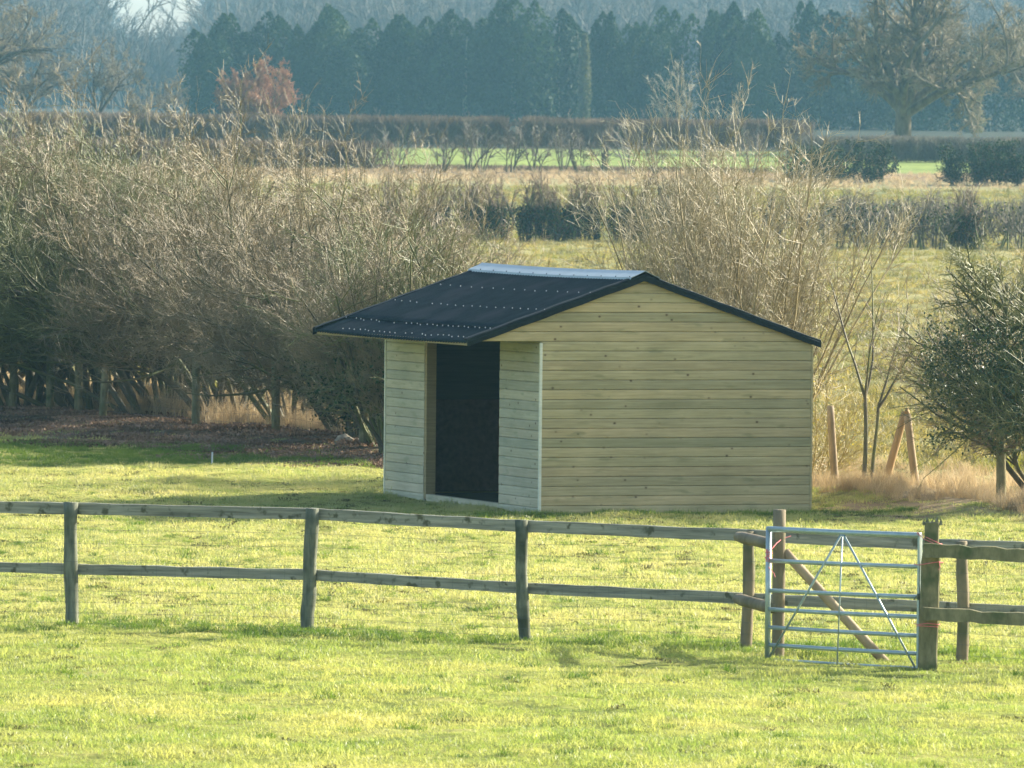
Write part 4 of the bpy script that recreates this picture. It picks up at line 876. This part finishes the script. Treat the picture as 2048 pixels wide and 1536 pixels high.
hz_tree = [big_tree(111 + i, 10.5, .30, M['oak_bark'], M['oak_twig'], 1.0, 7, .85, .25) for i in range(2)]
for j, (px, D, s, lab) in enumerate(((45, 570, .80, 'bare tree with twin dark trunks at the far left'), (190, 590, .68, 'spreading bare tree right of the twin trunked one'), (-60, 560, 1.15, 'bare tree whose branches enter the top left corner'), (335, 610, .42, 'small pale bare tree left of the conifers'), (285, 600, .38, 'low rounded bare tree behind the left hedge'), (2080, 560, .9, 'bare tree leaning in at the right edge beside the oak'))):
    place(hz_tree[j % 2], 'bare_tree', W(px, D), j * 1.3, s * 1.1, lab, 'tree', 'hazy bare trees')
rg = np.random.RandomState(121)
red = build_plant('red_shrub', rg, stems(rg, 22, .4, 3.0, .05, 0, (0, 0, 0), .75), [dict(k=6, wander=.1, tip=.35, n=13, t0=.3, ang=.65, ratio=.42, rr=.6), dict(k=4, wander=.15, tip=.4, n=11, t0=.1, ang=.7, ratio=.5, rr=.7, rmin=.016), dict(k=3, wander=.15, tip=.5, n=6, t0=.1, ratio=.6, rmin=.015), dict(k=2, wander=.1, tip=.5)], 1, M['bark'], M['twig_red'])
place(red, 'red_twigged_tree', W(502, 545), 0, (1.15, 1.15, 1.5), 'rounded russet red bare tree in front of the conifers', 'tree')
bir = build_plant('slender_tree', np.random.RandomState(131), stems(np.random.RandomState(131), 9, .4, 5.2, .05, 0, (0, 0, 0), .35), [dict(k=7, wander=.06, tip=.3, n=10, t0=.3, ang=.4, ratio=.3, rr=.5), dict(k=4, wander=.12, tip=.4, n=6, t0=.1, ang=.6, ratio=.5, rr=.7, rmin=.014), dict(k=2, wander=.1, tip=.5)], 1, M['oak_bark'], M['twig_pale'])
place(bir, 'slender_tree', W(1350, 560), 0, 1.0, 'slender pale bare tree above the tall shoots', 'tree')
place(bir, 'slender_tree', W(1450, 540), 2, .6, 'low pale bare shrub behind the trimmed hedge', 'tree')
# ---- conifers
def conifer(seed, h, r, n):
    rg = np.random.RandomState(seed); nl = 6; C = []
    for k in range(nl):
        m_ = n // nl; off = np.array([0, 0]) if k == 0 else rg.normal(0, r * .42, 2); hk = h * (1 if k == 0 else rg.uniform(.74, 1.02)); rk = r * (.72 if k == 0 else rg.uniform(.5, .75))
        t = rg.rand(m_) ** .8; a = rg.uniform(0, 2 * np.pi, m_); prof = np.where(t < .62, 1.0, (1 - ((t - .62) / .38) ** 2.0) * .95 + .05)
        lump = 1 + .5 * vnoise(a * 1.6 + seed + k * 5, t * 7) + .35 * vnoise(a * 4 + seed * 2 + k, t * 18); rad = rk * prof * lump * (.66 + .4 * rg.rand(m_) ** .5)
        lean = .5 * rg.normal(0, 1, 2); C.append(np.stack([off[0] + lean[0] * t + rad * np.cos(a), off[1] + rad * np.sin(a), t * hk], -1))
    C = np.concatenate(C); v, q = leaf_quads(rg, C, np.full(len(C), .19), 1.4, .42)
    tp = polylines(rg, np.array([[0, 0, -.2]]), np.array([[0, 0, 1.]]), np.array([h * .9]), np.array([.22]), 6, .01, (0, 0, .05), .12)
    return [('trunk', fast_mesh('conifer_trunk', *tubes([tp[:2]], 6), M['bark'], True)), ('crown', fast_mesh('conifer_crown', v, q, M['conifer']))]
con = [conifer(141 + i, 10.5, 1.75 + .15 * i, 8000) for i in range(4)]
CR = [(395, .88, 'left end of the row'), (440, .97, None), (485, .93, None), (525, .98, None), (570, 1.0, None), (605, .90, None), (655, 1.02, None), (700, .99, None), (745, .97, None), (790, 1.0, None), (835, 1.02, None), (880, 1.0, None), (925, 1.05, None), (970, 1.04, None), (1020, 1.12, None), (1060, 1.06, None), (1110, 1.04, None), (1140, .96, None)]
ords = ['first', 'second', 'third', 'fourth', 'fifth', 'sixth', 'seventh', 'eighth', 'ninth', 'tenth', 'eleventh', 'twelfth', 'thirteenth', 'fourteenth', 'fifteenth', 'sixteenth', 'seventeenth', 'eighteenth']
for j, (px, s, _) in enumerate(CR):
    place(con[j % 4], 'conifer', W(px, 735 + (j * 7) % 12), j * 1.7, (s * 1.28, s * 1.28, s * (.93 + .09 * math.sin(j * 2.4))), 'dark conifer, %s from the left in the long unbroken conifer row' % ords[j], 'conifer', 'conifers of the long row')
for j, (px, s, w_, lab) in enumerate(((1205, 1.0, .95, 'pointed conifer just right of the pale ivy column'), (1250, .90, .8, 'shorter conifer in the gap right of the pale column'), (1325, 1.06, 1.1, 'wide conifer behind the slender pale tree'), (1290, .92, .8, 'narrow conifer joined to the left of the wide one'), (1455, 1.10, 1.2, 'broad tall rounded conifer in the middle right'), (1425, 1.02, .9, 'conifer forming the left shoulder of the broad rounded one'), (1495, 1.04, 1.0, 'conifer forming the right shoulder of the broad rounded one'),
                (1545, .84, .9, 'lower conifer between the broad one and the tall one'), (1610, 1.12, 1.1, 'tall conifer left of the oak crown'), (1660, 1.02, 1.1, 'conifer half hidden by the left oak twigs'), (1720, .96, 1.2, 'conifer behind the left side of the oak'), (1780, .92, 1.2, 'conifer directly behind the oak trunk'), (1840, .85, 1.2, 'conifer right of the oak trunk'), (1900, .80, 1.1, 'low conifer right of the oak trunk beside the pale column'), (1985, .92, 1.2, 'conifer right of the pale ivy column'), (2045, .98, 1.2, 'conifer at the right edge behind the oak'))):
    place(con[(j + 1) % 4], 'conifer', W(px, 728 + (j * 5) % 14), j * 2.1, (w_, 1, s), lab, 'conifer', 'separate conifers right of the long row')
def column_tree(seed, h, r, n, m_):
    rg = np.random.RandomState(seed); t = rg.rand(n); a = rg.uniform(0, 2 * np.pi, n); rad = r * (1 + .5 * vnoise(a * 2, t * 8)) * np.sqrt(rg.rand(n)) * (1 - t ** 4 * .7)
    v, q = leaf_quads(rg, np.stack([rad * np.cos(a), rad * np.sin(a), t * h], -1), np.full(n, .16), .6, .5); tp = polylines(rg, np.array([[0, 0, -.2]]), np.array([[0, 0, 1.]]), np.array([h * 1.03]), np.array([.14]), 6, .03, (0, 0, .05), .2)
    return [('trunk', fast_mesh('column_trunk', *tubes([tp[:2]], 5), M['oak_bark'], True)), ('crown', fast_mesh('column_crown', v, q, m_))]
col = column_tree(151, 8.0, .75, 2600, M['pale_leaf'])
place(col, 'ivy_clad_tree', W(1163, 715), 0, (.8, .8, 1.05), 'pale brownish ivy clad column between the conifer row and the pointed conifer', 'tree')
place(col, 'ivy_clad_tree', W(1940, 700), 1, (1.3, 1.3, .95), 'pale ivy clad column right of the oak trunk', 'tree')
# ---- wooded hill far behind
R2 = np.random.RandomState(77)
def far_tree(seed):
    rg = np.random.RandomState(seed); lv = [dict(k=6, wander=.10, trop=(0, 0, .02), tip=.3, n=8, t0=.3, ang=.5, ratio=.42, rr=.6), dict(k=4, wander=.15, tip=.4, n=7, t0=.1, ang=.6, ratio=.5, rr=.7, rmin=.05), dict(k=2, wander=.1, tip=.5)]
    st = stems(rg, 4, .3, 12, .28, 0, (0, 0, 0), .35); g_ = grow(rg, *st, lv); return fast_mesh('far_tree', *tubes(g_, 3), M['far_twig'])
M['far_twig'] = simple_noise_mat('far_twig', (.045, .045, .035), (.10, .09, .07), .3, .8, .2)
ft = [far_tree(161 + i) for i in range(3)]
n = 5200; y = R2.uniform(1000, 2100, n); x = R2.uniform(-1, 1, n) * (y * .085 + 25)
scatter('forest', np.stack([x, y, gz(x, y) - .5], -1), R2.uniform(0, 6.28, n), np.where(np.abs(x / y + .0455) < .008, .72, 1.0) * R2.uniform(.7, 1.2, n), ft, 'hazy bare wood covering the far hillside', 'wood', R2)

# ------------------------------------------------------------------ haze
hm = bpy.data.materials.new('haze'); hm.use_nodes = True; N = hm.node_tree.nodes; N.remove(N['Principled BSDF'])
pv = N.new('ShaderNodeVolumePrincipled'); pv.inputs['Color'].default_value = (.34, .72, .95, 1); pv.inputs['Density'].default_value = .00015; pv.inputs['Anisotropy'].default_value = .2
hm.node_tree.links.new(pv.outputs[0], N['Material Output'].inputs['Volume'])
mb = MB(); mb.box(-1350, 1350, -60, 2760, -1.5, 175)
tag(mb.build('haze', hm, None), kind='stuff')
